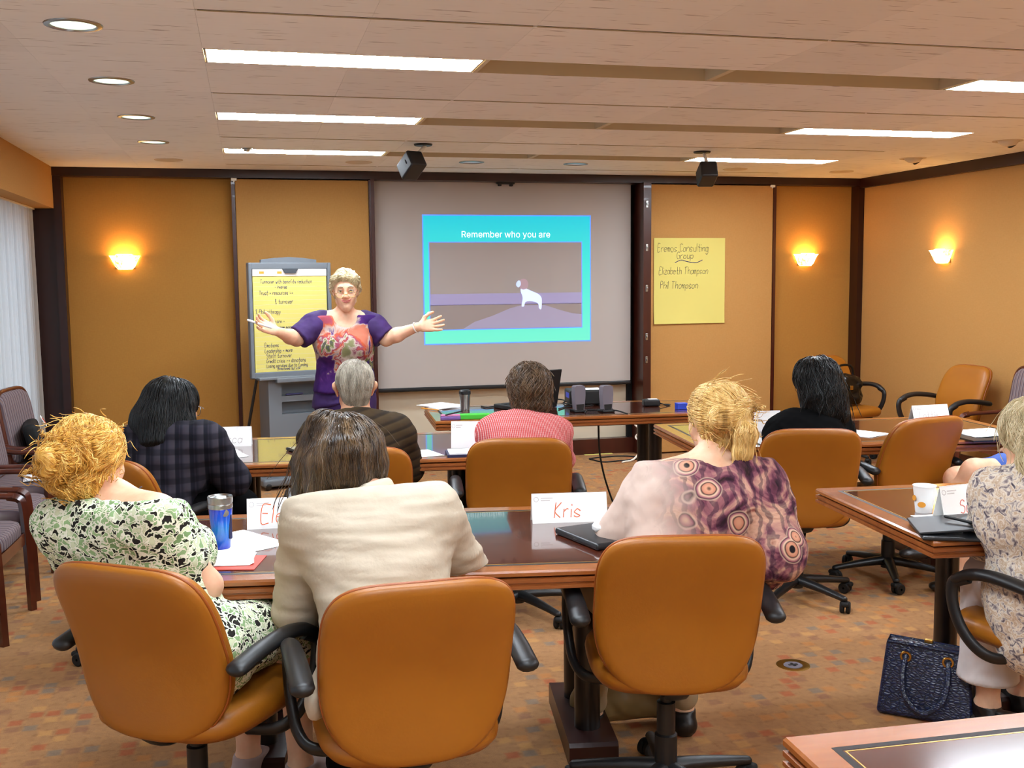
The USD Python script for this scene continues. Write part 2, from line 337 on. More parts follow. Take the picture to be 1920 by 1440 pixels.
for k in NM:
    for x0, x1 in ((-.135, .95), (3.243, 4.415)):
        y0, y1 = 4.275 + 1.57 * k, 4.535 + 1.57 * k
        if y1 < -3: continue
        nth = {4.405: 'nearest', 5.975: 'middle', 7.545: 'farthest'}.get(round(y0 + .13, 3), 'overhead out of view, ' + {-1: 'just before the picture', -2: 'above the viewer', -3: 'behind the viewer', -4: 'by the near wall'}.get(k, 'overhead'))
        t = thing('ceiling_light', f"lit fluorescent ceiling strip, {nth} of the {'left' if x0 < 0 else 'right'} column", 'ceiling light', ((x0 + x1) / 2, (y0 + y1) / 2, H), group=('strips overhead out of view, ' + ('left' if x0 < 0 else 'right')) if 'overhead' in nth else None)
        hx, hy = (x1 - x0) / 2, .13
        part('diffuser', box(-hx + .006, hx - .006, -hy + .006, hy - .006, .003, .009), 'fluorescent', t)
        part('frame', join(box(-hx, hx, -hy, -hy + .006, .0, .02), box(-hx, hx, hy - .006, hy, .0, .02), box(-hx, -hx + .006, -hy, hy, .0, .02), box(hx - .006, hx, -hy, hy, .0, .02)), 'trough_paint', t)
# downlights
mat('reflector', {'p': ('principled_bsdf', {'base_color': lin(214, 218, 212), 'metallic': .55, 'roughness': .4})})
def downlight(x, y, lab, lit, grp=None):
    t = thing('downlight', lab, 'downlight', (x, y, H), group=grp)
    part('trim_ring', lathe([(.074, .002), (.074, -.001), (.078, -.006), (.094, -.004), (.096, 0), (.094, .003), (.074, .002)], 36), 'steel', t)
    part('reflector', lathe([(.0735, 0), (.071, .03), (.058, .085), (.04, .09)], 32), 'reflector', t)
    part('lamp', lathe([(0, .046), (.018, .048), (.030, .056), (.040, .086), (0, .09)], 24), lit, t)
for i, y in enumerate((3.97, 5.02, 6.08, 7.13)):
    downlight(-.55, y, 'lit recessed downlight on the left, ' + ['largest and nearest', 'second from the front', 'third from the front', 'farthest of the four'][i], 'downlight_glow')
for y, w in ((1.87, 'over the viewer'), (2.92, 'just above the top edge of the picture')): downlight(-.55, y, 'lit recessed downlight on the left ' + w, 'downlight_glow', 'downlights out of view')
for x, y, w in ((1.66, 7.97, 'left'), (2.48, 7.97, 'right')): downlight(x, y, f'dim bluish downlight above the screen, {w} of the pair', 'dim_glow')
mat('eyeball', {'p': ('principled_bsdf', {'base_color': lin(214, 196, 170), 'roughness': .5})})
for i, y in enumerate((5.12, 6.16, 7.2)):
    t = thing('eyeball_downlight', ['eyeball downlight on the right, overhead', 'eyeball downlight nearest the right edge of the ceiling', 'eyeball downlight on the right nearer the corner'][i], 'downlight', (4.9, y, H))
    part('trim_ring', lathe([(.070, .004), (.074, -.004), (.094, -.004), (.098, 0), (.094, .003), (.070, .004)], 32), 'eyeball', t)
    part('eyeball', move(lathe([(0, -.045), (.03, -.042), (.055, -.03), (.068, -.01), (.07, .01), (.04, .05), (0, .06)], 28), (0, 0, .01), ry=12), 'eyeball', t)
    part('lens', move(lathe([(0, -.050), (.026, -.047), (.03, -.035), (0, -.03)], 20), (.012, 0, .006), ry=-35), 'black_plastic', t)
for i, (x, y) in enumerate(((-.53, 8.15), (.83, 8.1), (3.9, 8.15), (4.9, 8.2))):
    solo('ceiling_speaker_cap', move(lathe([(0, -.006), (.09, -.006), (.1, -.003), (.1, .001), (0, .001)], 32), (x, y, H)), 'eyeball', 'flat round ceiling cap near the far wall, ' + ['above the left sconce', 'above the flip chart', 'above the yellow sheet', 'in the right corner'][i], 'ceiling cap')
solo('sprinkler', move(lathe([(0, -.022), (.02, -.02), (.022, -.008), (.035, -.006), (.036, 0), (0, 0)], 20), (.02, 7.36, H)), 'steel', 'small sprinkler head in front of the far left light strip', 'sprinkler')

# sconces
mat('alabaster', {'t': ('texture_coordinate', {}), 'n': ('noise_texture', {'scale': 16, 'detail': 3, 'distortion': 1.5}), 'r': ('rgb_ramp', {'ramp': [(.36, lin(255, 150, 40)), (.5, lin(255, 214, 130)), (.62, lin(255, 236, 190))]}),
    'd': ('principled_bsdf', {'base_color': lin(240, 215, 170), 'roughness': .35, 'emission_strength': 3.4})}, [('t.object', 'n.vector'), ('n.fac', 'r.fac'), ('r.color', 'd.emission_color')], surface='d.BSDF')
glow('tungsten', (255, 206, 130), 48.0)
def sconce(loc, rot, lab):
    t = thing('wall_sconce', lab, 'wall lamp', loc, rot)          # local -y points into the room
    part('bowl', lathe([(.055, 0), (.075, .022), (.092, .06), (.108, .092), (.118, .105), (.115, .107), (.104, .094), (.088, .062), (.071, .026), (.052, .006), (.055, 0)], 26, math.pi, 2 * math.pi), 'alabaster', t)
    part('bowl_bottom', lathe([(0, -.002), (.03, -.001), (.055, 0), (.052, .006), (0, .005)], 26, math.pi, 2 * math.pi), 'alabaster', t)
    part('back_plate', rbox(.15, .01, .10, .004, (0, .004, .055)), 'brass', t)
    part('lamp', rtube([(-.055, -.045, .105), (.055, -.045, .105)], .012), 'tungsten', t)
sconce((-.935, 8.89, 1.665), 0, 'lit alabaster bowl sconce on the far wall left of the easel')
sconce((4.96, 8.89, 1.655), 0, 'lit alabaster bowl sconce on the far wall right of the yellow sheet')
for y_, w_ in ((4.7, 'first'), (1.9, 'second'), (-.9, 'third')): sconce((5.47, y_, 1.655), -90, f'alabaster sconce on the right wall outside the picture, {w_} from the corner sconce')
sconce((5.47, 7.58, 1.655), -90, 'lit alabaster bowl sconce on the right side wall')

# curtain
yy = np.linspace(-3.2, 8.80, 900); zz = V([.03, .4, .8, 1.2, 1.6, 1.9, 2.12])
pts = []
for z in zz:
    k = .55 + .45 * (2.12 - z) / 2.1
    pts.append(np.c_[-1.575 + k * (.020 * np.sin(yy * 62 + 1.3 * np.sin(yy * 3.1)) + .008 * np.sin(yy * 23 + 2)), yy, np.full_like(yy, z)])
v = np.vstack(pts); n_ = len(yy); q = []
for i in range(len(zz) - 1):
    a = np.arange(n_ - 1) + i * n_; q.append(np.c_[a, a + 1, a + n_ + 1, a + n_])
t = thing('sheer_curtain', 'long sheer pale curtain hanging before the windows on the left', 'curtain', (0, 0, 0))
part('cloth', (v, np.vstack(q)), 'sheer', t, smooth=True)
part('curtain_rail', box(-1.595, -1.555, -3.2, 8.78, 2.118, 2.13), 'white_clip', t)

# roll-down screen with its bar, and the slide thrown on it
t = thing('projection_screen', 'pale grey roll-down projection screen in the wall recess', 'projection screen', (2.14, 8.90, 0))
part('cloth', box(-1.122, 1.13, 0, .002, .655, 2.44), 'screen_cloth', t)
part('bottom_bar', rbox(2.256, .024, .034, .01, (.004, 0, .638)), 'black_plastic', t)
part('pull_latch', join(rbox(.16, .03, .022, .006, (0, -.012, 2.372)), rbox(.03, .03, .03, .006, (-.05, -.014, 2.358)), rbox(.03, .03, .03, .006, (.05, -.014, 2.358))), 'black_plastic', t)
def throw(name, base, add, k):
    mat(name, {'p': ('principled_bsdf', {'base_color': lin(base), 'roughness': .9, 'emission_color': lin(add), 'emission_strength': k})})
mat('slide_cyan', {'g': ('geometry', {}), 's': ('separate_xyz', {}), 'm': ('map_range', {'from_min': 1.0, 'from_max': 2.1}), 'r': ('rgb_ramp', {'ramp': [(0, lin(118, 245, 205)), (.6, lin(60, 232, 214)), (1, lin(10, 205, 225))]}),
    'p': ('principled_bsdf', {'base_color': lin(50, 84, 88), 'roughness': .9, 'emission_strength': .42})},
    [('g.position', 's.vector'), ('s.z', 'm.value'), ('m.result', 'r.fac'), ('r.color', 'p.emission_color')])
throw('slide_rim', (110, 120, 140), (60, 130, 255), .55)
throw('slide_photo', (176, 167, 160), (120, 110, 150), .02)
throw('slide_haze', (170, 162, 168), (110, 110, 230), .13)
throw('slide_sea', (162, 150, 144), (110, 110, 160), .02)
throw('slide_hill', (172, 164, 168), (120, 120, 220), .10)
throw('slide_dog', (205, 200, 205), (140, 170, 255), .6)
throw('slide_face', (205, 200, 205), (130, 170, 255), .5)
throw('slide_mane', (190, 170, 178), (190, 110, 150), .06)
throw('slide_text', (215, 215, 215), (235, 255, 255), .75)
t = thing('projected_slide', 'projected turquoise slide with a dog picture and the words Remember who you are', 'slide', (0, 8.898, 0))
def quadp(x0, x1, z0, z1, y, d=.0006): return box(x0, x1, y - d, y, z0, z1)
part('slide_rim', quadp(1.424, 2.903, 1.012, 2.104, 0), 'slide_rim', t)
part('slide_ground', quadp(1.434, 2.893, 1.022, 2.094, -.0008), 'slide_cyan', t)
part('picture_rim', quadp(1.474, 2.824, 1.132, 1.880, -.0016), 'slide_rim', t)
part('picture', quadp(1.482, 2.816, 1.140, 1.872, -.0024), 'slide_photo', t)
part('haze', quadp(1.482, 2.816, 1.345, 1.44, -.0032), 'slide_haze', t)
part('sea', quadp(1.482, 2.816, 1.140, 1.348, -.0032), 'slide_sea', t)
hill = [(1.76, 1.141), (1.86, 1.20), (2.02, 1.25), (2.17, 1.31), (2.27, 1.335), (2.48, 1.335), (2.62, 1.29), (2.73, 1.26), (2.815, 1.25), (2.815, 1.141)]
def flat(poly, y, d=.0006): m = extr(poly, d, 'xz'); m.apply_translation([0, y - d, 0]); return m
part('hill', flat(hill, -.0040), 'slide_hill', t)
dog = spline([(2.275, 1.330), (2.285, 1.40), (2.268, 1.455), (2.275, 1.485), (2.31, 1.48), (2.37, 1.455), (2.425, 1.43), (2.452, 1.40), (2.456, 1.36), (2.45, 1.30), (2.43, 1.31), (2.424, 1.345), (2.395, 1.362), (2.35, 1.370), (2.314, 1.365), (2.302, 1.345), (2.296, 1.326)], 4, True)
part('dog_body', flat(dog, -.0048), 'slide_dog', t)
part('dog_mane', flat(spline([(2.262, 1.545), (2.285, 1.562), (2.318, 1.555), (2.335, 1.525), (2.328, 1.485), (2.29, 1.47), (2.262, 1.49)], 4, True), -.0050), 'slide_mane', t)
part('dog_face', flat(spline([(2.232, 1.53), (2.25, 1.548), (2.266, 1.54), (2.268, 1.51), (2.25, 1.49), (2.236, 1.497), (2.228, 1.51)], 4, True), -.0056), 'slide_face', t)
tx = meshkit.text_mesh('Remember who you are', .052, .0006); tx.apply_scale([.775 / np.ptp(tx.vertices[:, 0]), 1, 1])
tx.vertices = np.c_[tx.vertices[:, 0] + 1.76 - tx.vertices[:, 0].min(), -tx.vertices[:, 2] - .0016, tx.vertices[:, 1] + 1.915]
part('title_text', tx, 'slide_text', t, smooth=False)

# ------------------------------------------------------------------ tables
def ring(prof, hx, hy):
    """profile (outset, z) swept round a rectangle with mitred corners"""
    vs = []
    for o, z in prof: vs += [(-hx - o, -hy - o, z), (hx + o, -hy - o, z), (hx + o, hy + o, z), (-hx - o, hy + o, z)]
    f = []; K = len(prof)
    for i in range(K):
        j = (i + 1) % K
        for k in range(4):
            k2 = (k + 1) % 4
            f += [[i * 4 + k, j * 4 + k, j * 4 + k2], [i * 4 + k, j * 4 + k2, i * 4 + k2]]
    m = trimesh.Trimesh(V(vs, float), f, process=False)
    if m.volume < 0: m.invert()
    return m
TH = .73
EDGE = [(-.062, TH), (-.004, TH), (0, TH - .006), (0, TH - .016), (-.007, TH - .019), (-.007, TH - .023), (0, TH - .026), (0, TH - .036), (-.007, TH - .039), (-.007, TH - .043), (0, TH - .046), (0, TH - .054), (-.014, TH - .060), (-.062, TH - .060)]
def table(label, x, y, rot, w, d, ped=(-.53, .53)):
    t = thing('conference_table', label, 'table', (x, y, 0), rot)
    hx, hy = w / 2, d / 2
    part('tabletop', box(-hx + .062, hx - .062, -hy + .062, hy - .062, TH - .05, TH), 'table_top_wood', t)
    top = ring([(-.062, TH), (-.004, TH), (0, TH - .006), (0, TH - .016), (-.007, TH - .019), (-.062, TH - .019)], hx, hy)
    part('table_border', top, 'table_border_wood', t, smooth=False)
    part('edge_moulding', ring([(-.062, TH - .020)] + EDGE[5:], hx, hy), 'table_edge_wood', t, smooth=False)
    part('inlay_line', ring([(-.062, TH + .0003), (-.076, TH + .0003), (-.076, TH - .004), (-.062, TH - .004)], hx, hy), 'table_groove', t, smooth=False)
    part('gold_line', ring([(-.079, TH + .0003), (-.082, TH + .0003), (-.082, TH - .004), (-.079, TH - .004)], hx, hy), 'gold_inlay', t, smooth=False)
    part('apron', join(box(-hx + .12, hx - .12, -.02, .02, TH - .11, TH - .055)), 'pedestal_black', t)
    for px in ped:
        b = extr([(-.16, 0), (.38, 0), (.38, .066), (.37, .078), (-.15, .078), (-.16, .066)], .16, 'xz'); b = move(b, (px, 0, 0), rz=90); b.apply_translation([.08, 0, 0])
        part('pedestal_base', b, 'mahogany_dark', t, smooth=False)
        for s in (-1, 1):
            part('pedestal_post', lathe([(0, .078), (.043, .078), (.043, TH - .055), (0, TH - .055)], 28), 'pedestal_black', t) if False else part('pedestal_post', move(lathe([(0, .078), (.043, .078), (.043, TH - .055), (0, TH - .055)], 28), (px, .11 + s * .13, 0)), 'pedestal_black', t)
    return t
table('long mahogany table in the front row before the woman in the cream jacket', .53, 3.37, -8.8, 1.85, .87)
table('mahogany table in the second row before the grey-haired man', .49, 5.335, -5.5, 1.80, .87)
table('mahogany presentation table below the screen carrying laptop and speakers', 2.0, 6.47, -4, 1.86, .74)
table('mahogany table on the right with the paper cup and black portfolio', 3.03, 3.22, -5.5, 1.85, .87, (-.47, .53))
table('mahogany table at the right back before the woman in black', 3.09, 5.12, -6, 1.84, .90)
table('bare table corner at the bottom right of the picture', 1.82, 1.233, -2, 1.83, .87)

# ------------------------------------------------------------------ swivel chairs
def office_chair(label, x, y, rot, group='orange leather swivel chairs'):
    t = thing('swivel_chair', label, 'chair', (x, y, 0), rot, group=group)
    W_, ZB, ZT, REC = .47, .395, .875, math.tan(.2)
    out = superell(W_, ZT - ZB, 4.8, 80, .10, 3.1)
    BULGE = lambda z: -.055 * np.sin(np.pi * np.clip((z - ZB) / (ZT - ZB), 0, 1) ** .8) ** 1.2
    def stand(m, thick0):
        v = m.vertices.copy(); X, Zc, T = v[:, 0], v[:, 1] + (ZB + ZT) / 2, v[:, 2]
        Y = -.225 - (Zc - .45) * REC + T + .22 * X ** 2 - BULGE(Zc)
        m.vertices = np.c_[X, Y, Zc]
        if m.volume < 0: m.invert()
        return m
    shell = pillow(out, [(.2, -.012), (.5, -.011), (.75, -.008), (.88, -.003), (.95, .004), (.985, .013), (1.0, .024), (.995, .030), (.97, .031)])
    part('back_shell', stand(shell, 0), 'leather', t, smooth=60)
    cush = pillow(out, [(.96, .031), (.99, .034), (.998, .044), (.985, .058), (.95, .068), (.88, .076), (.75, .080), (.5, .083), (.2, .084)])
    part('back_cushion', stand(cush, 0), 'leather', t, smooth=60)
    pip = np.c_[out * .995, np.full(len(out), .032)]
    pm = trimesh.Trimesh(pip, np.zeros((0, 3), int), process=False); v = pm.vertices; Zc = v[:, 1] + (ZB + ZT) / 2
    pp = np.c_[v[:, 0], -.225 - (Zc - .45) * REC + v[:, 2] + .22 * v[:, 0] ** 2 - BULGE(Zc), Zc]
    part('piping', tube(pp, .0048, n=6, up=(0, 1, 0), closed=True), 'piping', t, smooth=True)
    so = superell(.465, .47, 4.0, 64, .06)
    seat = pillow(so, [(.3, -.035), (.8, -.035), (.93, -.028), (.99, -.010), (1.0, .005), (.985, .022), (.94, .035), (.85, .042), (.6, .040), (.3, .034)])
    seat.vertices[:, 2] += .425 - .10 * np.clip(seat.vertices[:, 1] - .12, 0, 1) ** 1.5
    seat.apply_translation([0, .035, 0])
    part('seat', seat, 'leather', t, smooth=60)
    part('seat_pan', rbox(.28, .26, .03, .012, (0, .07, .378)), 'black_plastic', t)
    for s in (-1, 1):
        pad = spline([(s * .275, -.185, .615), (s * .278, -.09, .632), (s * .282, .02, .640), (s * .283, .10, .628), (s * .282, .155, .600)], 6)
        n_ = len(pad); w = .030 - .010 * np.linspace(0, 1, n_) ** 2
        pm_ = rtube(pad, w, .019, 12)
        loop = spline([(s * .282, .11, .618), (s * .284, .165, .585), (s * .284, .165, .52), (s * .280, .135, .45), (s * .268, .085, .395), (s * .235, .04, .368), (s * .15, .02, .362)], 6)
        part('armrest', join(pm_), 'black_plastic', t, smooth=60)
        part('armrest_support', tube(loop, .015, .022, 10, up=(0, 1, 0.2)), 'black_plastic', t, smooth=60)
    part('back_bracket', tube(spline([(0, -.05, .362), (0, -.14, .37), (0, -.185, .40), (0, -.195, .44)], 5), .035, .010, 10, up=(0, -1, 0.3)), 'black_plastic', t, smooth=60)
    part('gas_column', lathe([(0, .06), (.034, .06), (.034, .20), (.028, .205), (.028, .30), (.018, .302), (.018, .368), (0, .368)], 20), 'black_plastic', t)
    part('lever', rtube([(.06, .03, .36), (.19, .05, .352), (.22, .05, .35)], .006, n=8), 'black_plastic', t)
    for i in range(5):
        a = math.radians(18 + 72 * i); c, s_ = math.cos(a), math.sin(a)
        rr = np.linspace(.02, .285, 6); zz_ = .098 - .030 * (rr / .285) ** 1.5
        part('star_leg', rtube(np.c_[rr * c, rr * s_, zz_], np.linspace(.030, .017, 6), np.linspace(.024, .014, 6), 10), 'black_plastic', t, smooth=60)
        wz = [lathe([(.006, -.010), (.022, -.010), (.0275, -.005), (.0275, .006), (.023, .010), (.006, .010), (.006, -.010)], 20)]
        ws_ = join(move(wz[0], (0, 0, -.014)), move(wz[0], (0, 0, .014)))
        ws_ = move(ws_, (0, 0, 0), ry=90); b = a + .6
        ws_ = move(ws_, (.29 * c + .012 * math.cos(b + 1.57), .29 * s_ + .012 * math.sin(b + 1.57), .0277), rz=math.degrees(b))
        st = move(rbox(.036, .052, .024, .010, (0, 0, 0)), (.29 * c, .29 * s_, .047), rz=math.degrees(b))
        part('caster', join(ws_, st), 'black_matte', t, smooth=40)
    return t
ch = office_chair('orange leather swivel chair of the woman in the green leafy dress', -.179, 2.939, -35)
for lab, x, y, r in (('orange leather swivel chair of the woman in the cream jacket', .359, 2.65, 2.2), ('orange leather swivel chair of the blonde woman in the peacock blouse', 1.176, 2.887, -11.9),
        ('orange leather swivel chair of the man in the red checked shirt', 1.176, 4.719, -10.6), ('orange leather swivel chair of the woman in black', 2.54, 4.585, -15.1),
        ('empty orange leather swivel chair, back turned, between the woman in black and the right table', 3.17, 4.78, 11), ('orange leather swivel chair of the woman in the plaid shirt', -.46, 4.66, -33),
        ('orange leather swivel chair of the grey-haired man, mostly hidden', .43, 4.66, -4), ('orange leather swivel chair in the far right corner holding a black bag', 4.86, 8.02, 192),
        ('empty orange leather swivel chair by the right wall, turned to the left', 5.06, 6.98, 94), ('orange leather swivel chair at the right edge under the woman in the mottled blouse', 2.47, 2.79, 12),
        ('orange leather swivel chair behind the right edge, under the person in blue', 3.95, 4.40, 78)):
    dup(ch, (x, y, 0), r, lab)

# ------------------------------------------------------------------ wooden guest chairs
mat('stripe_fabric', {'t': ('texture_coordinate', {}), 'n0': ('noise_texture', {'scale': 6, 'detail': 2}), 'ad': ('mix_vector', {'fac': .03}), 's': ('separate_xyz', {}), 'ml': ('math', {'math_type': 'multiply', 'value2': 30.0}), 'fr': ('math', {'math_type': 'fraction'}),
    'r': ('rgb_ramp', {'ramp': [(0, lin(112, 96, 100)), (.2, lin(150, 138, 136)), (.35, lin(96, 90, 104)), (.5, lin(142, 112, 100)), (.65, lin(120, 112, 118)), (.8, lin(88, 72, 78)), (1, lin(112, 96, 100))]}), 'p': ('principled_bsdf', {'roughness': .95, 'specular_ior_level': .1})},
    [('t.object', 'ad.a'), ('n0.color', 'ad.b'), ('ad.result', 's.vector'), ('s.x', 'ml.value1'), ('ml.value', 'fr.value1'), ('fr.value', 'r.fac'), ('r.color', 'p.base_color')])
def guest_chair(label, x, y, rot):
    t = thing('wooden_armchair', label, 'armchair', (x, y, 0), rot, group='wooden armchairs along the walls')
    so = superell(.46, .42, 6, 56)
    m = pillow(so, [(.5, -.03), (.96, -.03), (1, -.02), (1, .015), (.97, .032), (.88, .042), (.5, .046)]); m.apply_translation([0, 0, .415]); part('seat_cushion', m, 'stripe_fabric', t, smooth=60)
    part('seat_rail', join(box(-.23, .23, .18, .205, .33, .385), box(-.23, .23, -.2, -.18, .33, .385), box(-.235, -.21, -.2, .2, .33, .385), box(.21, .235, -.2, .2, .33, .385)), 'chair_wood', t)
    bo = superell(.46, .44, 5, 56)
    m = pillow(bo, [(.5, -.012), (.97, -.012), (1, -.004), (1, .012), (.96, .026), (.85, .034), (.5, .036)])
    v = m.vertices; zz_ = v[:, 1] + .68; m.vertices = np.c_[v[:, 0], -.15 - (zz_ - .45) * .16 + v[:, 2] + .16 * v[:, 0] ** 2, zz_]
    if m.volume < 0: m.invert()
    part('back_cushion', m, 'stripe_fabric', t, smooth=60)
    fr = bo * 1.02; z2 = fr[:, 1] + .68
    part('back_frame', tube(np.c_[fr[:, 0], -.153 - (z2 - .45) * .16 + .16 * fr[:, 0] ** 2, z2], .016, .020, 8, up=(0, 1, 0), closed=True), 'chair_wood', t, smooth=60)
    for s in (-1, 1):
        part('front_leg', tube(spline([(s * .262, .215, 0), (s * .262, .208, .30), (s * .262, .198, .50), (s * .262, .180, .545), (s * .262, .13, .560)], 6), .019, .021, 4, up=(0, -1, .2)), 'chair_wood', t, smooth=40)
        part('arm_rail', tube(spline([(s * .262, .16, .558), (s * .262, .05, .566), (s * .258, -.1, .572), (s * .246, -.185, .590)], 6), .024, .015, 10), 'chair_wood', t, smooth=60)
        part('rear_leg', tube(spline([(s * .225, -.20, 0), (s * .228, -.175, .25), (s * .232, -.155, .42), (s * .236, -.18, .62)], 6), .017, .022, 4, up=(0, -1, .2)), 'chair_wood', t, smooth=40)
    return t
g0 = guest_chair('wooden armchair at the left edge, nearest of the row by the curtain', -1.285, 5.15, -92)
for lab, x, y, r in (('wooden armchair with striped seat by the curtain, second of the row', -1.285, 5.82, -90), ('wooden armchair with a white paper on its seat by the curtain, third of the row', -1.28, 6.48, -92),
                     ('wooden armchair holding a dark bag, farthest of the row by the curtain', -1.255, 7.12, -100), ('wooden armchair at the right edge against the side wall', 5.13, 6.35, 84)):
    dup(g0, (x, y, 0), r, lab)

# ------------------------------------------------------------------ figures: smooth unions of tapered bones, meshed by surface nets
def nrm(v): v = V(v, float); return v / max(np.linalg.norm(v), 1e-9)
def lerp(a, b, t): return V(a, float) * (1 - t) + V(b, float) * t
class Field:
    """prims: (a, b, ra, rb, flat axis or None, flat factor, blend)"""
    def __init__(s, k=.03): s.P, s.cut, s.k = [], [], k
    def bone(s, a, b, ra, rb=None, flat=None, f=1.0, k=None):
        s.P.append((V(a, np.float32), V(b, np.float32), ra, ra if rb is None else rb, None if flat is None else V(nrm(flat), np.float32), f, k or s.k)); return s
    def chain(s, pts, rs, flat=None, f=1.0, k=None):
        for i in range(len(pts) - 1): s.bone(pts[i], pts[i + 1], rs[i], rs[i + 1], flat, f, k)
        return s
    def ball(s, c, r, flat=None, f=1.0, k=None): return s.bone(c, V(c, float) + 1e-4, r, r, flat, f, k)
    def carve(s, c, r, k=.01): s.cut.append(('s', V(c, np.float32), r, k)); return s
    def below(s, p, n, k=.008): s.cut.append(('p', V(p, np.float32), V(nrm(n), np.float32), k)); return s      # keeps the side n points away from
    def __call__(s, p):
        p = np.asarray(p, np.float32); d = None
        for a, b, ra, rb, n, f, k in s.P:
            pa = p - a; ba = b - a; h = np.clip(pa @ ba / max(float(ba @ ba), 1e-12), 0, 1)
            q = pa - h[:, None] * ba; l2 = np.einsum('ij,ij->i', q, q)
            if n is not None:
                dn = q @ n; l2 = np.maximum(l2 - dn * dn, 0) + (dn / f) ** 2
            e = np.sqrt(l2) - (ra + (rb - ra) * h)
            if n is not None and f < 1: e = e * (f + (1 - f) * .35)
            if d is None: d = e
            else:
                t = np.clip(.5 + .5 * (e - d) / k, 0, 1); d = e * (1 - t) + d * t - k * t * (1 - t)
        for c in s.cut:
            e = (c[2] - np.linalg.norm(p - c[1], axis=1)) if c[0] == 's' else (p - c[1]) @ c[2]
            k = c[3]; t = np.clip(.5 - .5 * (d - e) / k, 0, 1); d = d * (1 - t) + e * t + k * t * (1 - t)
        return d
    def bounds(s, pad=.02):
        lo = np.min([np.minimum(a - max(ra, rb), b - max(ra, rb)) for a, b, ra, rb, *_ in s.P], 0); hi = np.max([np.maximum(a + max(ra, rb), b + max(ra, rb)) for a, b, ra, rb, *_ in s.P], 0)
        return lo - pad, hi + pad
    def grad(s, p, e=.002):
        p = np.asarray(p, np.float32); g = np.stack([s(p + V(o, np.float32)) - s(p - V(o, np.float32)) for o in ((e, 0, 0), (0, e, 0), (0, 0, e))], 1)
        return g / np.maximum(np.linalg.norm(g, axis=1, keepdims=True), 1e-9)
def nets(fn, h, bounds=None):
    lo, hi = fn.bounds() if bounds is None else bounds
    B = 8; nb = np.ceil((hi - lo) / (h * B)).astype(int); N = nb * B + 1
    g = np.stack(np.meshgrid(*[np.arange(n) for n in nb], indexing='ij'), -1).reshape(-1, 3)
    dc = fn(lo + (g + .5) * B * h); near = g[np.abs(dc) < h * B * 1.25 + .012]
    vol = np.full(tuple(N), 1.0, np.float32)
    # sign of far blocks
    sgn = np.sign(dc).reshape(tuple(nb)); vol[:-1, :-1, :-1] = np.repeat(np.repeat(np.repeat(sgn, B, 0), B, 1), B, 2); vol = np.abs(vol) * np.where(vol < 0, -1, 1)
    o = np.stack(np.meshgrid(*[np.arange(B + 1)] * 3, indexing='ij'), -1).reshape(-1, 3)
    for s in range(0, len(near), 400):
        idx = (near[s:s + 400, None] * B + o[None]).reshape(-1, 3)
        vol[idx[:, 0], idx[:, 1], idx[:, 2]] = fn(lo + idx * h)
    ins = vol < 0
    c = sum(ins[i:i + N[0] - 1, j:j + N[1] - 1, k:k + N[2] - 1].astype(np.int8) for i in (0, 1) for j in (0, 1) for k in (0, 1))
    cells = np.argwhere((c > 0) & (c < 8)); ids = np.full(tuple(N - 1), -1, np.int64); ids[tuple(cells.T)] = np.arange(len(cells))
    acc, cnt = np.zeros((len(cells), 3)), np.zeros(len(cells))
    for ax in range(3):
        e = np.eye(3, dtype=int)[ax]; o1, o2 = [np.eye(3, dtype=int)[a] for a in range(3) if a != ax]
        for i in (0, 1):
            for j in (0, 1):
                p0 = cells + i * o1 + j * o2; p1 = p0 + e; a, b = vol[tuple(p0.T)], vol[tuple(p1.T)]; m = (a < 0) != (b < 0)
                t = np.where(m, a / np.where(m, a - b, 1), 0); acc += np.where(m[:, None], p0 + t[:, None] * e, 0); cnt += m
    v = lo + acc / np.maximum(cnt, 1)[:, None] * h; F = []
    for ax in range(3):
        e = np.eye(3, dtype=int)[ax]; o1, o2 = [np.eye(3, dtype=int)[(ax + q) % 3] for q in (1, 2)]
        sl = [slice(None)] * 3; sl[ax] = slice(0, -1); sh = [slice(None)] * 3; sh[ax] = slice(1, None)
        x = np.argwhere(ins[tuple(sl)] != ins[tuple(sh)]); x = x[(x[:, (ax + 1) % 3] > 0) & (x[:, (ax + 2) % 3] > 0)]
        x = x[(x < N - 1).all(1)]
        a, b, c_, d = ids[tuple((x - o1 - o2).T)], ids[tuple((x - o2).T)], ids[tuple(x.T)], ids[tuple((x - o1).T)]
        fl = ins[tuple(x.T)]; q = np.where(fl[:, None], np.c_[a, b, c_, d], np.c_[d, c_, b, a]); F.append(q[(q >= 0).all(1)])
    F = np.vstack(F)
    for _ in range(2): v = v - np.clip(fn(v), -h, h)[:, None] * fn.grad(v)
    return v, F
def shape(fn, h, wrinkle=0, freq=14, seed=0, stretch=(1, 1, 1), bounds=None):
    v, q = nets(fn, h, bounds)
    if wrinkle:
        a = meshkit.fbm(v * freq * V(stretch), 3, seed) - .5; v = v + fn.grad(v) * (a * wrinkle * 2)[:, None]
    return v, q
def part_at(name, vq, m_, parent, o, label=None, kind=None): return part(name, (vq[0] - o, vq[1]), m_, parent, True, label, kind)
def curves(name, cs, widths, m_, parent, o, kind='stuff'):
    base = str(parent.GetPath()); c = UsdGeom.BasisCurves.Define(stage, base + '/' + numbered(base, name))
    c.CreateTypeAttr('linear'); c.CreateCurveVertexCountsAttr(Vt.IntArray([cs.shape[1]] * len(cs)))
    c.CreatePointsAttr(Vt.Vec3fArray.FromNumpy((cs - o).reshape(-1, 3).astype(np.float32)))
    c.CreateWidthsAttr(Vt.FloatArray.FromNumpy(widths.astype(np.float32).ravel())); c.SetWidthsInterpolation('vertex')
    UsdShade.MaterialBindingAPI.Apply(c.GetPrim()).Bind(L[m_]); return _tag(c.GetPrim(), kind=kind)
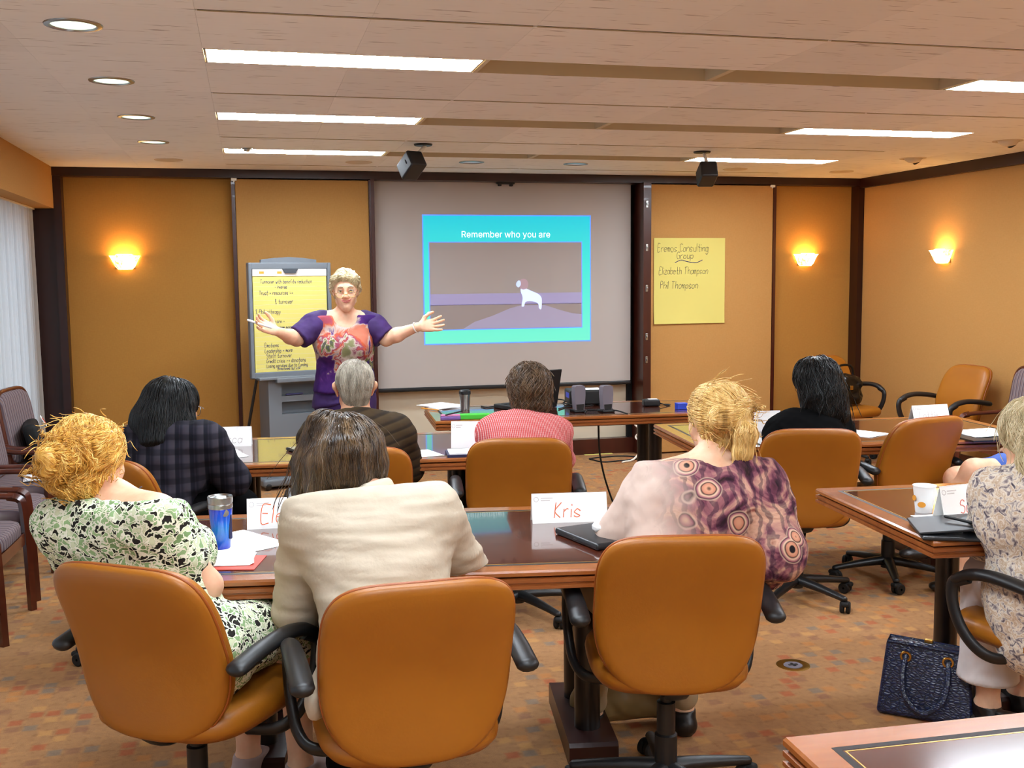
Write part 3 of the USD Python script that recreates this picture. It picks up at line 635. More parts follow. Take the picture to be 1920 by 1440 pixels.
def strands(parent, o, fn, m_, n, step, k, dirf, w=.0022, seed=0, wav=.25, lift=.004, keep=None, verts=None, fly=0.0):
    r = np.random.default_rng(seed); p = verts[r.integers(0, len(verts), n)] + r.normal(0, .002, (n, 3))
    if keep is not None: p = p[keep(p)]
    n = len(p); off = r.uniform(0, lift, n); ph = r.uniform(0, 6.28, n); out = [p.copy()]
    esc = (r.random(n) < fly) * r.uniform(.001, .004, n)
    for i in range(k):
        g = fn.grad(p, .004); d = dirf(p); d = d - (d * g).sum(1, keepdims=True) * g; d /= np.maximum(np.linalg.norm(d, axis=1, keepdims=True), 1e-6)
        s_ = np.cross(g, d); d = d + s_ * (wav * np.sin(ph + i * .9 + 25 * (p @ V([1.0, .7, .4]))))[:, None]
        p = p + d * step; p = p - g * np.clip(fn(p) - off - esc * i * i * .09, -.02, .02)[:, None]; out.append(p.copy())
    cs = np.stack(out, 1); ww = w * r.uniform(.6, 1.3, (n, 1)) * np.r_[.6, np.ones(k - 1), .35][None]
    return curves('hair_strands', cs, ww, m_, parent, o)

def locks(parent, o, fn, m_, n, step, k, dirf, w=.010, seed=0, wav=.25, lift=.006, verts=None):
    c = strands(parent, o, fn, m_, n, step, k, dirf, w, seed + 100, wav, lift, None, verts); return c

def hair_look(name, dark, mid, light, rough=.38, scale=40, spec=.5):
    mat(name, {'t': ('texture_coordinate', {}), 'm': ('mapping', {'scale': (1, 1, .12)}), 'n': ('noise_texture', {'scale': scale, 'detail': 4, 'roughness': .65}), 'r': ('rgb_ramp', {'ramp': [(.28, lin(dark)), (.46, lin(mid)), (.70, lin(light))]}),
               'p': ('principled_bsdf', {'roughness': rough, 'specular_ior_level': spec})}, [('t.object', 'm.vector'), ('m.vector', 'n.vector'), ('n.fac', 'r.fac'), ('r.color', 'p.base_color')])
hair_look('hair_strawberry', (140, 92, 30), (214, 160, 66), (246, 210, 122))
hair_look('hair_brown', (28, 19, 12), (58, 41, 26), (104, 80, 52), .28)
hair_look('hair_blonde', (146, 110, 56), (206, 164, 92), (240, 208, 142))
hair_look('hair_brown_short', (36, 24, 14), (72, 50, 30), (108, 80, 50), .45)
hair_look('hair_black', (3, 3, 3), (6, 5, 5), (12, 11, 10), .36, 40, .28)
hair_look('hair_grey', (92, 84, 72), (140, 130, 114), (186, 176, 158), .45)
hair_look('hair_ash_blonde', (150, 130, 92), (196, 178, 136), (228, 214, 178), .42)
def skin(name, rgb):
    mat(name, {'t': ('texture_coordinate', {}), 'n': ('noise_texture', {'scale': 22, 'detail': 3}), 'r': ('rgb_ramp', {'ramp': [(.3, lin(V(rgb) * V([.95, .88, .85]))), (.7, lin(rgb))]}), 'p': ('principled_bsdf', {'roughness': .5, 'subsurface_weight': .12, 'subsurface_scale': .01, 'specular_ior_level': .35})},
        [('t.object', 'n.vector'), ('n.fac', 'r.fac'), ('r.color', 'p.base_color')])
skin('skin_fair', (236, 192, 160)); skin('skin_light', (224, 172, 138)); skin('skin_tan', (196, 140, 106))

class Fig:
    """joints of one body, in metres in the room"""
    def __init__(s, J, face, up=(0, 0, 1), size=1.0, female=True):
        s.J = {k: V(v, float) for k, v in J.items()}; s.size = size; s.fem = female
        s.face = nrm(face); u = V(up, float); s.right = nrm(np.cross(s.face, u)); s.up = nrm(np.cross(s.right, s.face))
        J = s.J; s.side = nrm(J['SR'] - J['SL']); s.fwd = nrm(np.cross(J['N'] - J['P'], s.side))
    def hp(s, x, y, z): return s.J['H'] + s.size * (x * s.right + y * s.face + z * s.up)
    def torso(s, F, g=0.0, width=1.0, depth=1.0, hips=True, bust=True, neck=False):
        J, f = s.J, s.fwd; z = s.size * width; up = nrm(J['N'] - J['P']); C = lerp(J['P'], J['N'], .68); M = lerp(J['P'], J['N'], .34)
        if hips: F.bone(J['P'] - s.side * .055 * z, J['P'] + s.side * .055 * z, .112 * z + g, None, f, .95 * depth, .05)
        F.bone(lerp(J['P'], M, .1), M, .150 * z + g, .132 * z + g, f, .70 * depth, .05)
        F.bone(M, C, .132 * z + g, .150 * z + g, f, .68 * depth, .05)
        F.bone(C - s.side * .05, C + s.side * .05, .115 * z + g, None, f, .85 * depth, .05)
        F.bone(J['SL'], J['SR'], .060 * z + g, None, None, 1, .05)
        F.bone(lerp(J['SL'], C, .25), lerp(J['SR'], C, .25), .072 * z + g, None, f, .9, .05)
        for S in ('SL', 'SR'): F.bone(lerp(J['N'], J['H'], .12), lerp(J['N'], J[S], .8) - up * .012, .040 * z + g * .8, .050 * z + g, None, 1, .04)
        if bust and s.fem:
            for k in (-1, 1): F.ball(C + s.side * .075 * k + f * (.085 * z + g) - up * .03, .058 * z + g, None, 1, .05)
        return F
    def arm(s, F, side, g=0.0, upto=2.0, k=.02, w=1.0):
        J = s.J; S, E, Wr = J['S' + side], J['E' + side], J['W' + side]; z = s.size * w
        r0, r1, r2, r3 = .054 * z + g, .041 * z + g, .040 * z + g, .026 * z + g
        if upto <= 1: F.bone(S, lerp(S, E, upto), r0, r0 + (r1 - r0) * upto, None, 1, k)
        else:
            F.bone(S, E, r0, r1, None, 1, k); t = upto - 1
            F.bone(E, lerp(E, lerp(E, Wr, .35), min(t / .35, 1)), r1, r2 + .003, None, 1, k)
            if t > .35: F.bone(lerp(E, Wr, .35), lerp(E, Wr, min(t, 1)), r2 + .003, r2 + (r3 - r2) * min(t, 1), None, 1, k)
        return F
    def leg(s, F, side, g=0.0, a=0.0, b=2.0, k=.03, w=1.0):
        J = s.J; Hp = J['P'] + s.side * (.085 if side == 'R' else -.085) * s.size; K, A = J['K' + side], J['A' + side]; z = s.size * w
        r0, r1, r2, r3, r4 = .088 * z + g, .060 * z + g, .058 * z + g, .054 * z + g, .036 * z + g
        if b <= 1: F.bone(Hp, lerp(Hp, K, b), r0, r0 + (r1 - r0) * b, None, 1, k)
        else:
            F.bone(Hp, K, r0, r1, None, 1, k); t = b - 1
            F.bone(K, lerp(K, A, min(t, .35)), r2, r3, None, 1, k)
            if t > .35: F.bone(lerp(K, A, .35), lerp(K, A, min(t, 1)), r3, r3 + (r4 - r3) * min(t, 1), None, 1, k)
        return F
    def foot(s, F, side, g=0.0, k=.02):
        A, T = s.J['A' + side], s.J['T' + side]; z = s.size
        heel = V([A[0], A[1], T[2]]) - nrm(V([T[0] - A[0], T[1] - A[1], 0])) * .03
        F.bone(A, heel + V([0, 0, .01]), .034 * z + g, .032 * z + g, None, 1, k); F.bone(heel, lerp(heel, T, .6), .030 * z + g, .036 * z + g, (0, 0, 1), .8, k); F.bone(A, lerp(heel, T, .65) + V([0, 0, .01]), .032 * z + g, .028 * z + g, None, 1, k); F.bone(lerp(heel, T, .6), T, .038 * z + g, .028 * z + g, (0, 0, 1), .62, k)
        return F
    def hand(s, F, side, d, n, th, curl=.25, spread=.22):
        """d finger direction, n palm normal, th thumb side"""
        W0 = s.J['W' + side]; d, n = nrm(d), V(n, float); n = nrm(n - d * (n @ d)); t = np.cross(d, n); t = t if t @ V(th, float) > 0 else -t; z = s.size
        F.bone(W0, W0 + d * .03 * z, .024 * z, .026 * z, n, .75, .012)
        for q in (-.9, -.3, .3, .9): F.bone(W0 + d * .03 * z + t * q * .02 * z, W0 + d * .085 * z + t * q * .033 * z, .017 * z, .013 * z, n, .8, .010)
        for q, ln in ((.9, .066), (.3, .078), (-.3, .073), (-.9, .055)):
            b0 = W0 + d * .088 * z + t * q * .034 * z; dd = nrm(d + t * q * spread); p = [b0]
            for i_, fr in enumerate((.45, .31, .24)):
                a = curl * (i_ + .6); p.append(p[-1] + (dd * math.cos(a) + n * math.sin(a)) * ln * fr * z)
            F.chain(p, V([.0092, .0086, .0078, .0068]) * z, None, 1, .004)
        b0 = W0 + d * .028 * z + t * .022 * z; d1 = nrm(d * .62 + t * .8 + n * .25)
        F.chain([b0, b0 + d1 * .042 * z, b0 + d1 * .042 * z + nrm(d * .85 + t * .5 + n * .2) * .033 * z, b0 + d1 * .042 * z + nrm(d * .9 + t * .35 + n * .25) * .058 * z], V([.0155, .0118, .0102, .008]) * z, None, 1, .008)
        return F
    def head(s, F, fine=False):
        z = s.size; hp = s.hp
        F.bone(s.J['N'] - nrm(s.J['H'] - s.J['N']) * .03, hp(0, -.018, -.045), .052 * z if s.fem else .064 * z, .044 * z if s.fem else .060 * z, None, 1, .03)
        F.bone(hp(0, -.030, .032), hp(0, .012, .035), .080 * z, .072 * z, s.right, .93, .03)
        F.bone(hp(0, .020, .0), hp(0, .042, -.05), .064 * z, .046 * z, s.right, .95, .03)
        F.bone(hp(0, .045, -.06), hp(0, .062, -.092), .040 * z, .021 * z, s.right, 1.1, .025)
        F.bone(hp(-.044, .0, -.055), hp(0, .055, -.092), .019 * z, .015 * z, None, 1, .025); F.bone(hp(.044, .0, -.055), hp(0, .055, -.092), .019 * z, .015 * z, None, 1, .025)
        for k in (-1, 1):
            F.bone(hp(.071 * k, -.006, .020), hp(.077 * k, -.012, .008), .013 * z, .017 * z, s.right, .4, .008); F.bone(hp(.075 * k, -.010, .005), hp(.071 * k, -.002, -.022), .015 * z, .008 * z, s.right, .45, .008)
        F.bone(hp(0, .082, .012), hp(0, .098, -.022), .008 * z, .012 * z, None, 1, .012)
        for k in (-1, 1): F.ball(hp(.010 * k, .092, -.026), .0085 * z, None, 1, .008)
        F.bone(hp(-.03, .076, .026), hp(.03, .076, .026), .012 * z, None, None, 1, .02)
        for k in (-1, 1): F.ball(hp(.038 * k, .058, -.020), .020 * z, None, 1, .03)
        F.bone(hp(-.018, .073, -.052), hp(.018, .073, -.052), .011 * z, None, None, 1, .012); F.ball(hp(0, .080, -.085), .014 * z, None, 1, .015)
        if fine:
            for k in (-1, 1): F.carve(hp(.031 * k, .098, .008), .017 * z, .012)
        return F
    def body(s, h=.009, hands=(), fine=False):
        F = Field(.03); s.torso(F)
        for q in 'LR': s.arm(F, q); s.leg(F, q); s.foot(F, q)
        s.head(F, fine)
        for a in hands: s.hand(F, *a)
        return shape(F, h), F
def person(label, origin):
    o = V([origin[0], origin[1], 0.0]); return thing('person', label, 'person', o), o
def sit(x, y, rot, lean=0.0):
    """usual seated legs of a body on the swivel chair standing at x, y"""
    a = math.radians(rot); f = V([-math.sin(a), math.cos(a), 0]); r = V([math.cos(a), math.sin(a), 0]); c = V([x, y, 0])
    return c, f, r

# ------------------------------------------------------------------ cloth looks
def tex(name, extra, links, rough=.85, out='p.base_color', src=None, **kw):
    n = {'t': ('texture_coordinate', {}), 'p': ('principled_bsdf', {'roughness': rough, 'specular_ior_level': .2, **kw})}; n.update(extra)
    mat(name, n, links + [(src, out)])
tex('leafy_print', {'n': ('noise_texture', {'scale': 34, 'detail': 2}), 'ad': ('mix_vector', {'fac': .05}), 'm': ('mapping', {'scale': (50, 50, 80)}), 'v': ('voronoi_texture', {'scale': 1.0, 'feature': 'distance_to_edge'}), 'v2': ('voronoi_texture', {'scale': 1.0}),
    'r': ('rgb_ramp', {'ramp': [(0, lin(240, 240, 222)), (.08, lin(234, 234, 210)), (.11, lin(150, 180, 126)), (.20, lin(132, 162, 112)), (.24, lin(40, 38, 34)), (.6, lin(32, 26, 28))]}), 's': ('separate_xyz', {}),
    'r2': ('rgb_ramp', {'interpolate': False, 'ramp': [(0, lin(150, 182, 128)), (.36, lin(40, 36, 34)), (.74, lin(214, 220, 184)), (.88, lin(120, 150, 100))]}), 'mk': ('rgb_ramp', {'ramp': [(.10, (0, 0, 0)), (.14, (1, 1, 1))]}), 'x': ('mix_color', {})},
    [('t.object', 'ad.a'), ('n.color', 'ad.b'), ('ad.result', 'm.vector'), ('m.vector', 'v.vector'), ('m.vector', 'v2.vector'), ('v.distance', 'r.fac'), ('v2.color', 's.vector'), ('s.x', 'r2.fac'), ('v.distance', 'mk.fac'), ('mk.color', 'x.fac'), ('r.color', 'x.a'), ('r2.color', 'x.b')], src='x.result')
noisy('cream_cloth', (186, 172, 150), (196, 183, 162), 12, .8, bump=.25, bscale=90)
tex('peacock_print', {'n': ('noise_texture', {'scale': 7, 'detail': 5, 'distortion': 2.2}), 'n3': ('noise_texture', {'scale': 5, 'detail': 3}), 'ad': ('mix_vector', {'fac': .05}), 'm': ('mapping', {'scale': (10.5, 10.5, 10.5)}), 'v': ('voronoi_texture', {'scale': 1.0, 'randomness': .9}),
    'w': ('wave_texture', {'scale': 9, 'distortion': 9, 'detail': 3, 'detail_scale': 1.5}), 'base': ('rgb_ramp', {'ramp': [(.30, lin(46, 30, 32)), (.42, lin(108, 62, 88)), (.50, lin(160, 112, 124)), (.60, lin(214, 180, 160)), (.72, lin(140, 84, 76))]}),
    'wl': ('rgb_ramp', {'ramp': [(.25, lin(90, 58, 70)), (.5, lin(222, 196, 178))]}), 'mx': ('mix_color', {'blend_type': 'multiply', 'fac': .7}),
    'eye': ('rgb_ramp', {'ramp': [(0, lin(26, 20, 24)), (.10, lin(30, 24, 26)), (.13, lin(206, 150, 120)), (.20, lin(190, 128, 104)), (.23, lin(52, 34, 36)), (.27, lin(214, 180, 152)), (.33, lin(150, 92, 104)), (.36, lin(60, 40, 46)), (.39, lin(200, 170, 150))]}),
    'em': ('rgb_ramp', {'ramp': [(.37, (1, 1, 1)), (.42, (0, 0, 0))]}), 'x': ('mix_color', {}), 's': ('separate_xyz', {}), 'g': ('math', {'math_type': 'multiply_add', 'value2': 8.0, 'value3': .42}), 'gn': ('math', {'math_type': 'multiply_add', 'value2': 1.1, 'value3': -.55}), 'ga': ('math', {'math_type': 'add', 'use_clamp': True}), 'pale': ('mix_color', {'a': lin(200, 176, 162)})},
    [('t.object', 'ad.a'), ('n3.color', 'ad.b'), ('t.object', 'n3.vector'), ('ad.result', 'm.vector'), ('m.vector', 'v.vector'), ('t.object', 'n.vector'), ('n.fac', 'base.fac'), ('t.object', 'w.vector'), ('w.fac', 'wl.fac'), ('base.color', 'mx.a'), ('wl.color', 'mx.b'), ('v.distance', 'eye.fac'), ('v.distance', 'em.fac'),
     ('em.color', 'x.fac'), ('mx.result', 'x.a'), ('eye.color', 'x.b'), ('t.object', 's.vector'), ('s.x', 'g.value1'), ('n.fac', 'gn.value1'), ('g.value', 'ga.value1'), ('gn.value', 'ga.value2'), ('ga.value', 'pale.fac'), ('x.result', 'pale.b')], src='pale.result')
def grid(name, f, stops_x, stops_z, blend='multiply', rough=.9, rot=(0, 0, 0)):
    tex(name, {'m': ('mapping', {'scale': (f, f, f), 'rotation': rot}), 's': ('separate_xyz', {}), 'ax': ('math', {'math_type': 'fraction'}), 'az': ('math', {'math_type': 'fraction'}), 'rx': ('rgb_ramp', {'ramp': stops_x}), 'rz': ('rgb_ramp', {'ramp': stops_z}), 'x': ('mix_color', {'blend_type': blend, 'fac': 1.0})},
        [('t.object', 'm.vector'), ('m.vector', 's.vector'), ('s.x', 'ax.value1'), ('s.z', 'az.value1'), ('ax.value', 'rx.fac'), ('az.value', 'rz.fac'), ('rx.color', 'x.a'), ('rz.color', 'x.b')], rough, src='x.result')
grid('red_check', 120, [(0, lin(196, 84, 84)), (.55, lin(196, 84, 84)), (.62, lin(120, 60, 60)), (.72, lin(236, 200, 196)), (1, lin(196, 84, 84))], [(0, (1, 1, 1)), (.6, (1, 1, 1)), (.68, (.55, .45, .45)), (.8, (1, 1, 1)), (1, (1, 1, 1))])
grid('dark_plaid', 17, [(0, lin(52, 48, 58)), (.34, lin(60, 56, 64)), (.40, lin(20, 19, 30)), (.62, lin(21, 20, 31)), (.7, lin(42, 37, 48)), (.8, lin(25, 24, 35)), (1, lin(52, 48, 58))], [(0, (.95, .95, .95)), (.4, (.9, .9, .9)), (.48, (.42, .40, .44)), (.8, (.40, .4, .45)), (.9, (.85, .8, .8)), (1, (.95, .95, .95))])
grid('brown_stripe', 24, [(0, (1, 1, 1)), (1, (1, 1, 1))], [(0, lin(54, 41, 25)), (.5, lin(64, 50, 31)), (.66, lin(36, 26, 17)), (.8, lin(37, 27, 18)), (1, lin(54, 41, 25))], rot=(0, .22, 0))
noisy('black_cloth', (4, 4, 5), (8, 8, 9), 20, .9, specular_ior_level=.08)
noisy('dark_trousers', (14, 14, 16), (20, 19, 22), 20, .9, specular_ior_level=.1)
noisy('khaki_cloth', (150, 128, 96), (166, 144, 110), 14, .9)
noisy('white_trousers', (204, 194, 192), (216, 208, 206), 12, .85)
noisy('blue_cloth', (56, 84, 160), (70, 100, 178), 12, .8)
tex('mottled_print', {'n': ('noise_texture', {'scale': 42, 'detail': 4, 'distortion': 1.2}), 'r': ('rgb_ramp', {'ramp': [(.30, lin(70, 66, 78)), (.40, lin(150, 138, 138)), (.50, lin(224, 214, 198)), (.60, lin(190, 164, 136)), (.72, lin(232, 224, 212))]})}, [('t.object', 'n.vector'), ('n.fac', 'r.fac')], src='r.color')
tex('floral_print', {'n': ('noise_texture', {'scale': 9, 'detail': 5, 'distortion': 1.5}), 'ad': ('mix_vector', {'fac': .16}), 'm': ('mapping', {'scale': (9, 5, 7)}), 'v': ('voronoi_texture', {'scale': 1.0, 'feature': 'smooth_f1', 'smoothness': .9}), 's': ('separate_xyz', {}),
    'r': ('rgb_ramp', {'ramp': [(.14, lin(54, 24, 88)), (.36, lin(84, 40, 110)), (.45, lin(190, 168, 156)), (.53, lin(186, 84, 48)), (.60, lin(140, 64, 92)), (.68, lin(196, 178, 164)), (.76, lin(106, 112, 52)), (.84, lin(54, 32, 92))]})},
    [('t.object', 'ad.a'), ('n.color', 'ad.b'), ('t.object', 'n.vector'), ('ad.result', 'm.vector'), ('m.vector', 'v.vector'), ('v.color', 's.vector'), ('s.x', 'r.fac')], src='r.color')
noisy('purple_cloth', (44, 16, 74), (58, 24, 92), 10, .75)
plain('shoe_dark', (24, 18, 16), .4); plain('shoe_trainer', (170, 150, 146), .7); plain('lip_pink', (196, 112, 102), .5); plain('eye_white', (236, 232, 226), .25); plain('iris_dark', (50, 40, 34), .2); plain('brow', (150, 128, 100), .8); plain('gold', (212, 170, 90), .25, metallic=1.0); plain('cord_dark', (50, 30, 34), .8); plain('pearl', (236, 232, 226), .2)

def legs_on(x, y, rot, reach=.36, spread=.10, feet=.10, z=.545):
    c, f, r = sit(x, y, rot); out = {}
    for s, k in (('L', -1), ('R', 1)):
        out['K' + s] = c + f * reach + r * spread * k + V([0, 0, z]); out['A' + s] = c + f * (reach + feet) + r * (spread + .01) * k + V([0, 0, .085]); out['T' + s] = out['A' + s] + f * .15 + V([0, 0, -.055])
    return out
def dress_top(fig, parent, o, name, m_, sleeves=2.0, g=.014, width=1.0, wr=.012, cuts=(), seed=1, h=.010, freq=13, hem=None, armw=1.0, neck=.02, stretch=(1, 1, 1), bust=True, ndir=None):
    F = Field(.03); fig.torso(F, g, width, bust=bust)
    for q in 'LR': fig.arm(F, q, g * .9, sleeves, w=armw)
    if hem is not None: F.bone(fig.J['P'] + V([0, 0, .02]), fig.J['P'] + V([0, 0, -hem]), .165 + g, .175 + g, fig.fwd, .72, .04)
    nd = nrm(fig.J['H'] - fig.J['N']); F.below(fig.J['N'] + nd * neck, nrm(nd + .25 * fig.fwd) if ndir is None else ndir)
    for c in cuts: F.carve(*c)
    vq = shape(F, h, wr, freq, seed, stretch); part_at(name, vq, m_, parent, o); return F, vq
def trousers(fig, parent, o, m_, name='trousers', b=1.9, g=.012, w=1.0, h=.011):
    F = Field(.03); F.bone(fig.J['P'] - fig.side * .06, fig.J['P'] + fig.side * .06, .122 * w + g, None, fig.fwd, .9, .05)
    for q in 'LR': fig.leg(F, q, g, 0, b, w=w)
    part_at(name, shape(F, h, .008, 12, 5), m_, parent, o)
def shoes(fig, parent, o, m_, g=.008):
    for q in 'LR':
        F = Field(.02); fig.foot(F, q, g); F.below(fig.J['A' + q] + V([0, 0, .0]), (0, 0, 1)); part_at('shoe', shape(F, .008), m_, parent, o)
def hairdo(fig, parent, o, F, m_, n, k, step, dirf, h=.008, w=.0022, seed=0, lift=.005, wav=.2, keep=None, fly=0.0, lock=0, lockw=.009):
    v, q = nets(F, h); g = F.grad(v); v = v + g * ((meshkit.fbm(v * 55, 2, seed) - .5) * .008)[:, None]
    part_at('hair', (v, q), m_, parent, o); strands(parent, o, F, m_, n, step, k, dirf, w, seed, wav, lift, keep, v, fly)
    if lock: locks(parent, o, F, m_, lock, step, k, dirf, lockw, seed, wav, lockw * .5, v)
def fall(crown, grav=1.0, spread=.6):
    def d(p):
        a = p - crown; a = a / np.maximum(np.linalg.norm(a, axis=1, keepdims=True), 1e-6); return a * spread + V([0, 0, -grav])
    return d
def skullcap(fig, r=.012, F=None):
    F = F or Field(.025); z = fig.size
    F.bone(fig.hp(0, -.032, .036), fig.hp(0, .004, .042), .082 * z + r, .074 * z + r, fig.right, .95, .025); F.bone(fig.hp(0, -.05, 0), fig.hp(0, -.045, -.04), .066 * z + r, .056 * z + r, fig.right, 1.0, .025)
    return F

# 1 the woman in the leafy green dress
c1 = dict(P=(-.21, 2.93, .575), N=at(222, 942, 3.03), H=at(172, 868, 3.10), SL=at(116, 985, 3.06), SR=at(292, 972, 2.89), ER=at(388, 1098, 2.91), EL=at(150, 1085, 3.25), WR=at(318, 1046, 3.13), WL=at(200, 1046, 3.30), **legs_on(-.20, 2.93, -35, .40, .085, .0, .545))
f = Fig(c1, (.5, .82, -.28), (.0, .3, 1), .97)
p, o = person('seated woman with a strawberry blonde updo and a leafy green print dress, seen from behind', c1['P'])
(vq, B) = f.body(.009, [('R', (-.3, .9, -.15), (0, 0, -1), (-1, .3, 0)), ('L', (.5, .85, -.1), (0, 0, -1), (1, 0, 0))]); part_at('body', vq, 'skin_fair', p, o)
dress_top(f, p, o, 'dress', 'leafy_print', .50, .016, 1.04, .014, [(at(232, 928, 3.0), .066)], 3, .009, 15, None, 1.12, .012, ndir=(.10, .2, 1))
F = Field(.04); F.bone(f.J['P'] - f.side * .07, f.J['P'] + f.side * .07, .140, None, f.fwd, .9, .05)
for q in 'LR': f.leg(F, q, .022, 0, 1.12, w=1.08)
F.bone(lerp(f.J['P'], f.J['KL'], .6), lerp(f.J['P'], f.J['KR'], .6), .075, None, None, 1, .06); part_at('skirt', shape(F, .010, .012, 14, 8), 'leafy_print', p, o)
for q in 'LR':
    F = Field(.02); f.foot(F, q, .010); F.below(f.J['A' + q] + V([0, 0, .01]), (0, 0, 1)); part_at('trainer', shape(F, .008), 'shoe_trainer', p, o)
bun = at(132, 872, 2.985)
F = skullcap(f, .012); F.ball(bun + f.face * .012, .044, None, 1, .02); sp = [bun - f.face * (.030 + .006 * a_) + (f.right * math.cos(a_ * 1.1) + f.up * math.sin(a_ * 1.1)) * (.048 - .0030 * a_) for a_ in np.linspace(0, 13, 40)]; F.chain(sp, [.0165] * 40, None, 1, .003); F.bone(at(110, 900, 3.0), at(160, 915, 3.0), .032, .030, None, 1, .03); F.ball(at(150, 850, 3.0), .045, None, 1, .03); F.chain([at(214, 838, 3.03), at(196, 852, 2.995), at(176, 866, 2.985), at(155, 872, 2.975)], [.018, .022, .020, .016], None, 1, .005); F.chain([at(205, 818, 3.0), at(180, 838, 2.975), at(150, 856, 2.965)], [.018, .022, .016], None, 1, .006); F.chain([at(120, 815, 3.0), at(112, 845, 2.985), at(122, 868, 2.975)], [.018, .02, .016], None, 1, .006); F.bone(at(120, 905, 3.02), at(128, 930, 3.03), .03, .012, None, 1, .02); F.ball(at(105, 850, 3.03), .035, None, 1, .03)
def upd(q):
    a = bun - q; r = np.linalg.norm(a, axis=1, keepdims=True); sw = np.cross(a, f.face); return a / r + 1.6 * sw / np.maximum(np.linalg.norm(sw, axis=1, keepdims=True), 1e-6) * np.exp(-(r / .055) ** 2)
hairdo(f, p, o, F, 'hair_strawberry', 5200, 13, .010, upd, .007, .0022, 4, .008, .50, None, .06, 420, .009)
tp = [f.J['N'] + V(x) for x in ((-.062, -.012, .018), (-.03, -.052, .02), (.01, -.058, .026), (.045, -.04, .034), (.062, 0, .04))]
part_at('necklace', (lambda m: (m.vertices, m.faces))(tube(spline(tp, 6), .0022, n=6)), 'cord_dark', p, o)
part_at('earring', (lambda m: (m.vertices + at(220, 907, 3.02), m.faces))(trimesh.creation.icosphere(2, .006)), 'pearl', p, o)

# 2 the woman in the cream jacket
c2 = dict(P=(.34, 2.68, .575), N=at(690, 935, 2.92), H=at(642, 872, 3.01), SL=at(586, 974, 2.88), SR=at(808, 964, 2.86), EL=at(560, 1140, 2.98), ER=at(872, 1075, 3.04), WL=at(600, 1055, 3.22), WR=at(800, 1050, 3.22), **legs_on(.35, 2.66, 2, .38, .10, .08))
f = Fig(c2, (-.22, .86, -.46), (.16, .42, .9), 1.0)
p, o = person('seated woman with a dark brown bob in a cream jacket, bent over her notes', c2['P'])
(vq, B) = f.body(.009, [('R', (-.5, .85, -.1), (0, 0, -1), (-1, 0, 0)), ('L', (.5, .85, -.1), (0, 0, -1), (1, 0, 0))]); part_at('body', vq, 'skin_light', p, o)
dress_top(f, p, o, 'jacket', 'cream_cloth', 1.92, .022, 1.06, .011, (), 11, .009, 11, None, 1.24, .022, (.45, .8, 2.2), ndir=(-.05, .35, 1))
F = Field(.02); nu = nrm((-.25, .25, 1)); F.bone(f.J['N'] - nu * .03, f.J['N'] + nu * .06, .086, .072, f.fwd, .86, .02); F.below(f.J['N'] + nu * .040, nu, .012); part_at('collar', shape(F, .007, .004), 'cream_cloth', p, o)
for q in 'LR':
    S, E = f.J['S' + q], f.J['E' + q]; ax = nrm(E - S); e1 = nrm(np.cross(ax, f.fwd)); e2 = np.cross(ax, e1); rs = .077
    sm = tube([S + ax * .012 + f.side * (.012 if q == 'R' else -.012) + rs * (e1 * math.cos(a) + e2 * math.sin(a)) for a in np.linspace(0, 6.28, 26)[:-1]], .0035, n=6, closed=True); part_at('sleeve_seam', (sm.vertices, sm.faces), 'cream_cloth', p, o)
F = Field(.03); F.bone(f.J['P'] + V([0, 0, .10]), f.J['P'] + V([-.02, -.03, -.04]), .140, .190, f.fwd, .72, .04); F.chain([at(690, 1150, 2.70), at(630, 1205, 2.61), at(590, 1312, 2.57)], [.06, .055, .045], f.side, .45, .05); F.below(f.J['P'] + V([0, 0, -.085]), (0, 0, -1)); part_at('jacket_hem', shape(F, .009, .014, 11, 4), 'cream_cloth', p, o)
trousers(f, p, o, 'dark_trousers'); shoes(f, p, o, 'shoe_dark')
cr = at(640, 790, 3.04)
F = skullcap(f, .020); ch_ = [at(606, 800, 3.02), at(588, 870, 3.02), at(586, 920, 3.03), at(590, 965, 3.05)]; F.chain(ch_, [.045, .050, .045, .014], None, 1, .03)
F.chain([at(612, 870, 2.94), at(612, 915, 2.95), at(616, 945, 2.98)], [.05, .045, .016], None, 1, .03); F.chain([at(680, 830, 2.98), at(692, 875, 2.97), at(700, 900, 2.98)], [.045, .040, .022], None, 1, .03); F.chain([at(645, 850, 2.92), at(650, 890, 2.92), at(655, 925, 2.93)], [.055, .05, .02], None, 1, .03)
hairdo(f, p, o, F, 'hair_brown', 6000, 16, .011, fall(cr, 1.0, 1.1), .008, .0021, 6, .006, .16, None, .01, 420, .009)

# 3 the blonde woman in the peacock blouse
c3 = dict(P=(1.20, 2.91, .575), N=at(1330, 868, 3.04), H=at(1342, 792, 3.12), SL=at(1244, 906, 3.08), SR=at(1412, 898, 3.02), EL=at(1172, 1010, 3.16), ER=at(1455, 1035, 2.86), WL=at(1190, 1030, 3.36), WR=at(1440, 1080, 3.0), **legs_on(1.19, 2.90, -8, .38, .15, .06))
f = Fig(c3, (-.18, .97, -.12), (.03, .1, 1), 1.0)
p, o = person('seated blonde woman with a ponytail in a purple and cream peacock print blouse', c3['P'])
(vq, B) = f.body(.009, [('R', (-.2, .9, -.3), (0, 0, -1), (-1, 0, 0)), ('L', (.3, .9, -.1), (0, 0, -1), (1, 0, 0))]); part_at('body', vq, 'skin_fair', p, o)
F = Field(.04); f.torso(F, .028, 1.08); F.chain([f.J['SL'], f.J['EL'], lerp(f.J['EL'], f.J['WL'], .8)], [.068, .084, .06], None, 1, .05); F.chain([f.J['SR'], f.J['ER'], lerp(f.J['ER'], f.J['WR'], .8)], [.066, .078, .058], None, 1, .05)
C_ = lerp(f.J['P'], f.J['N'], .62)
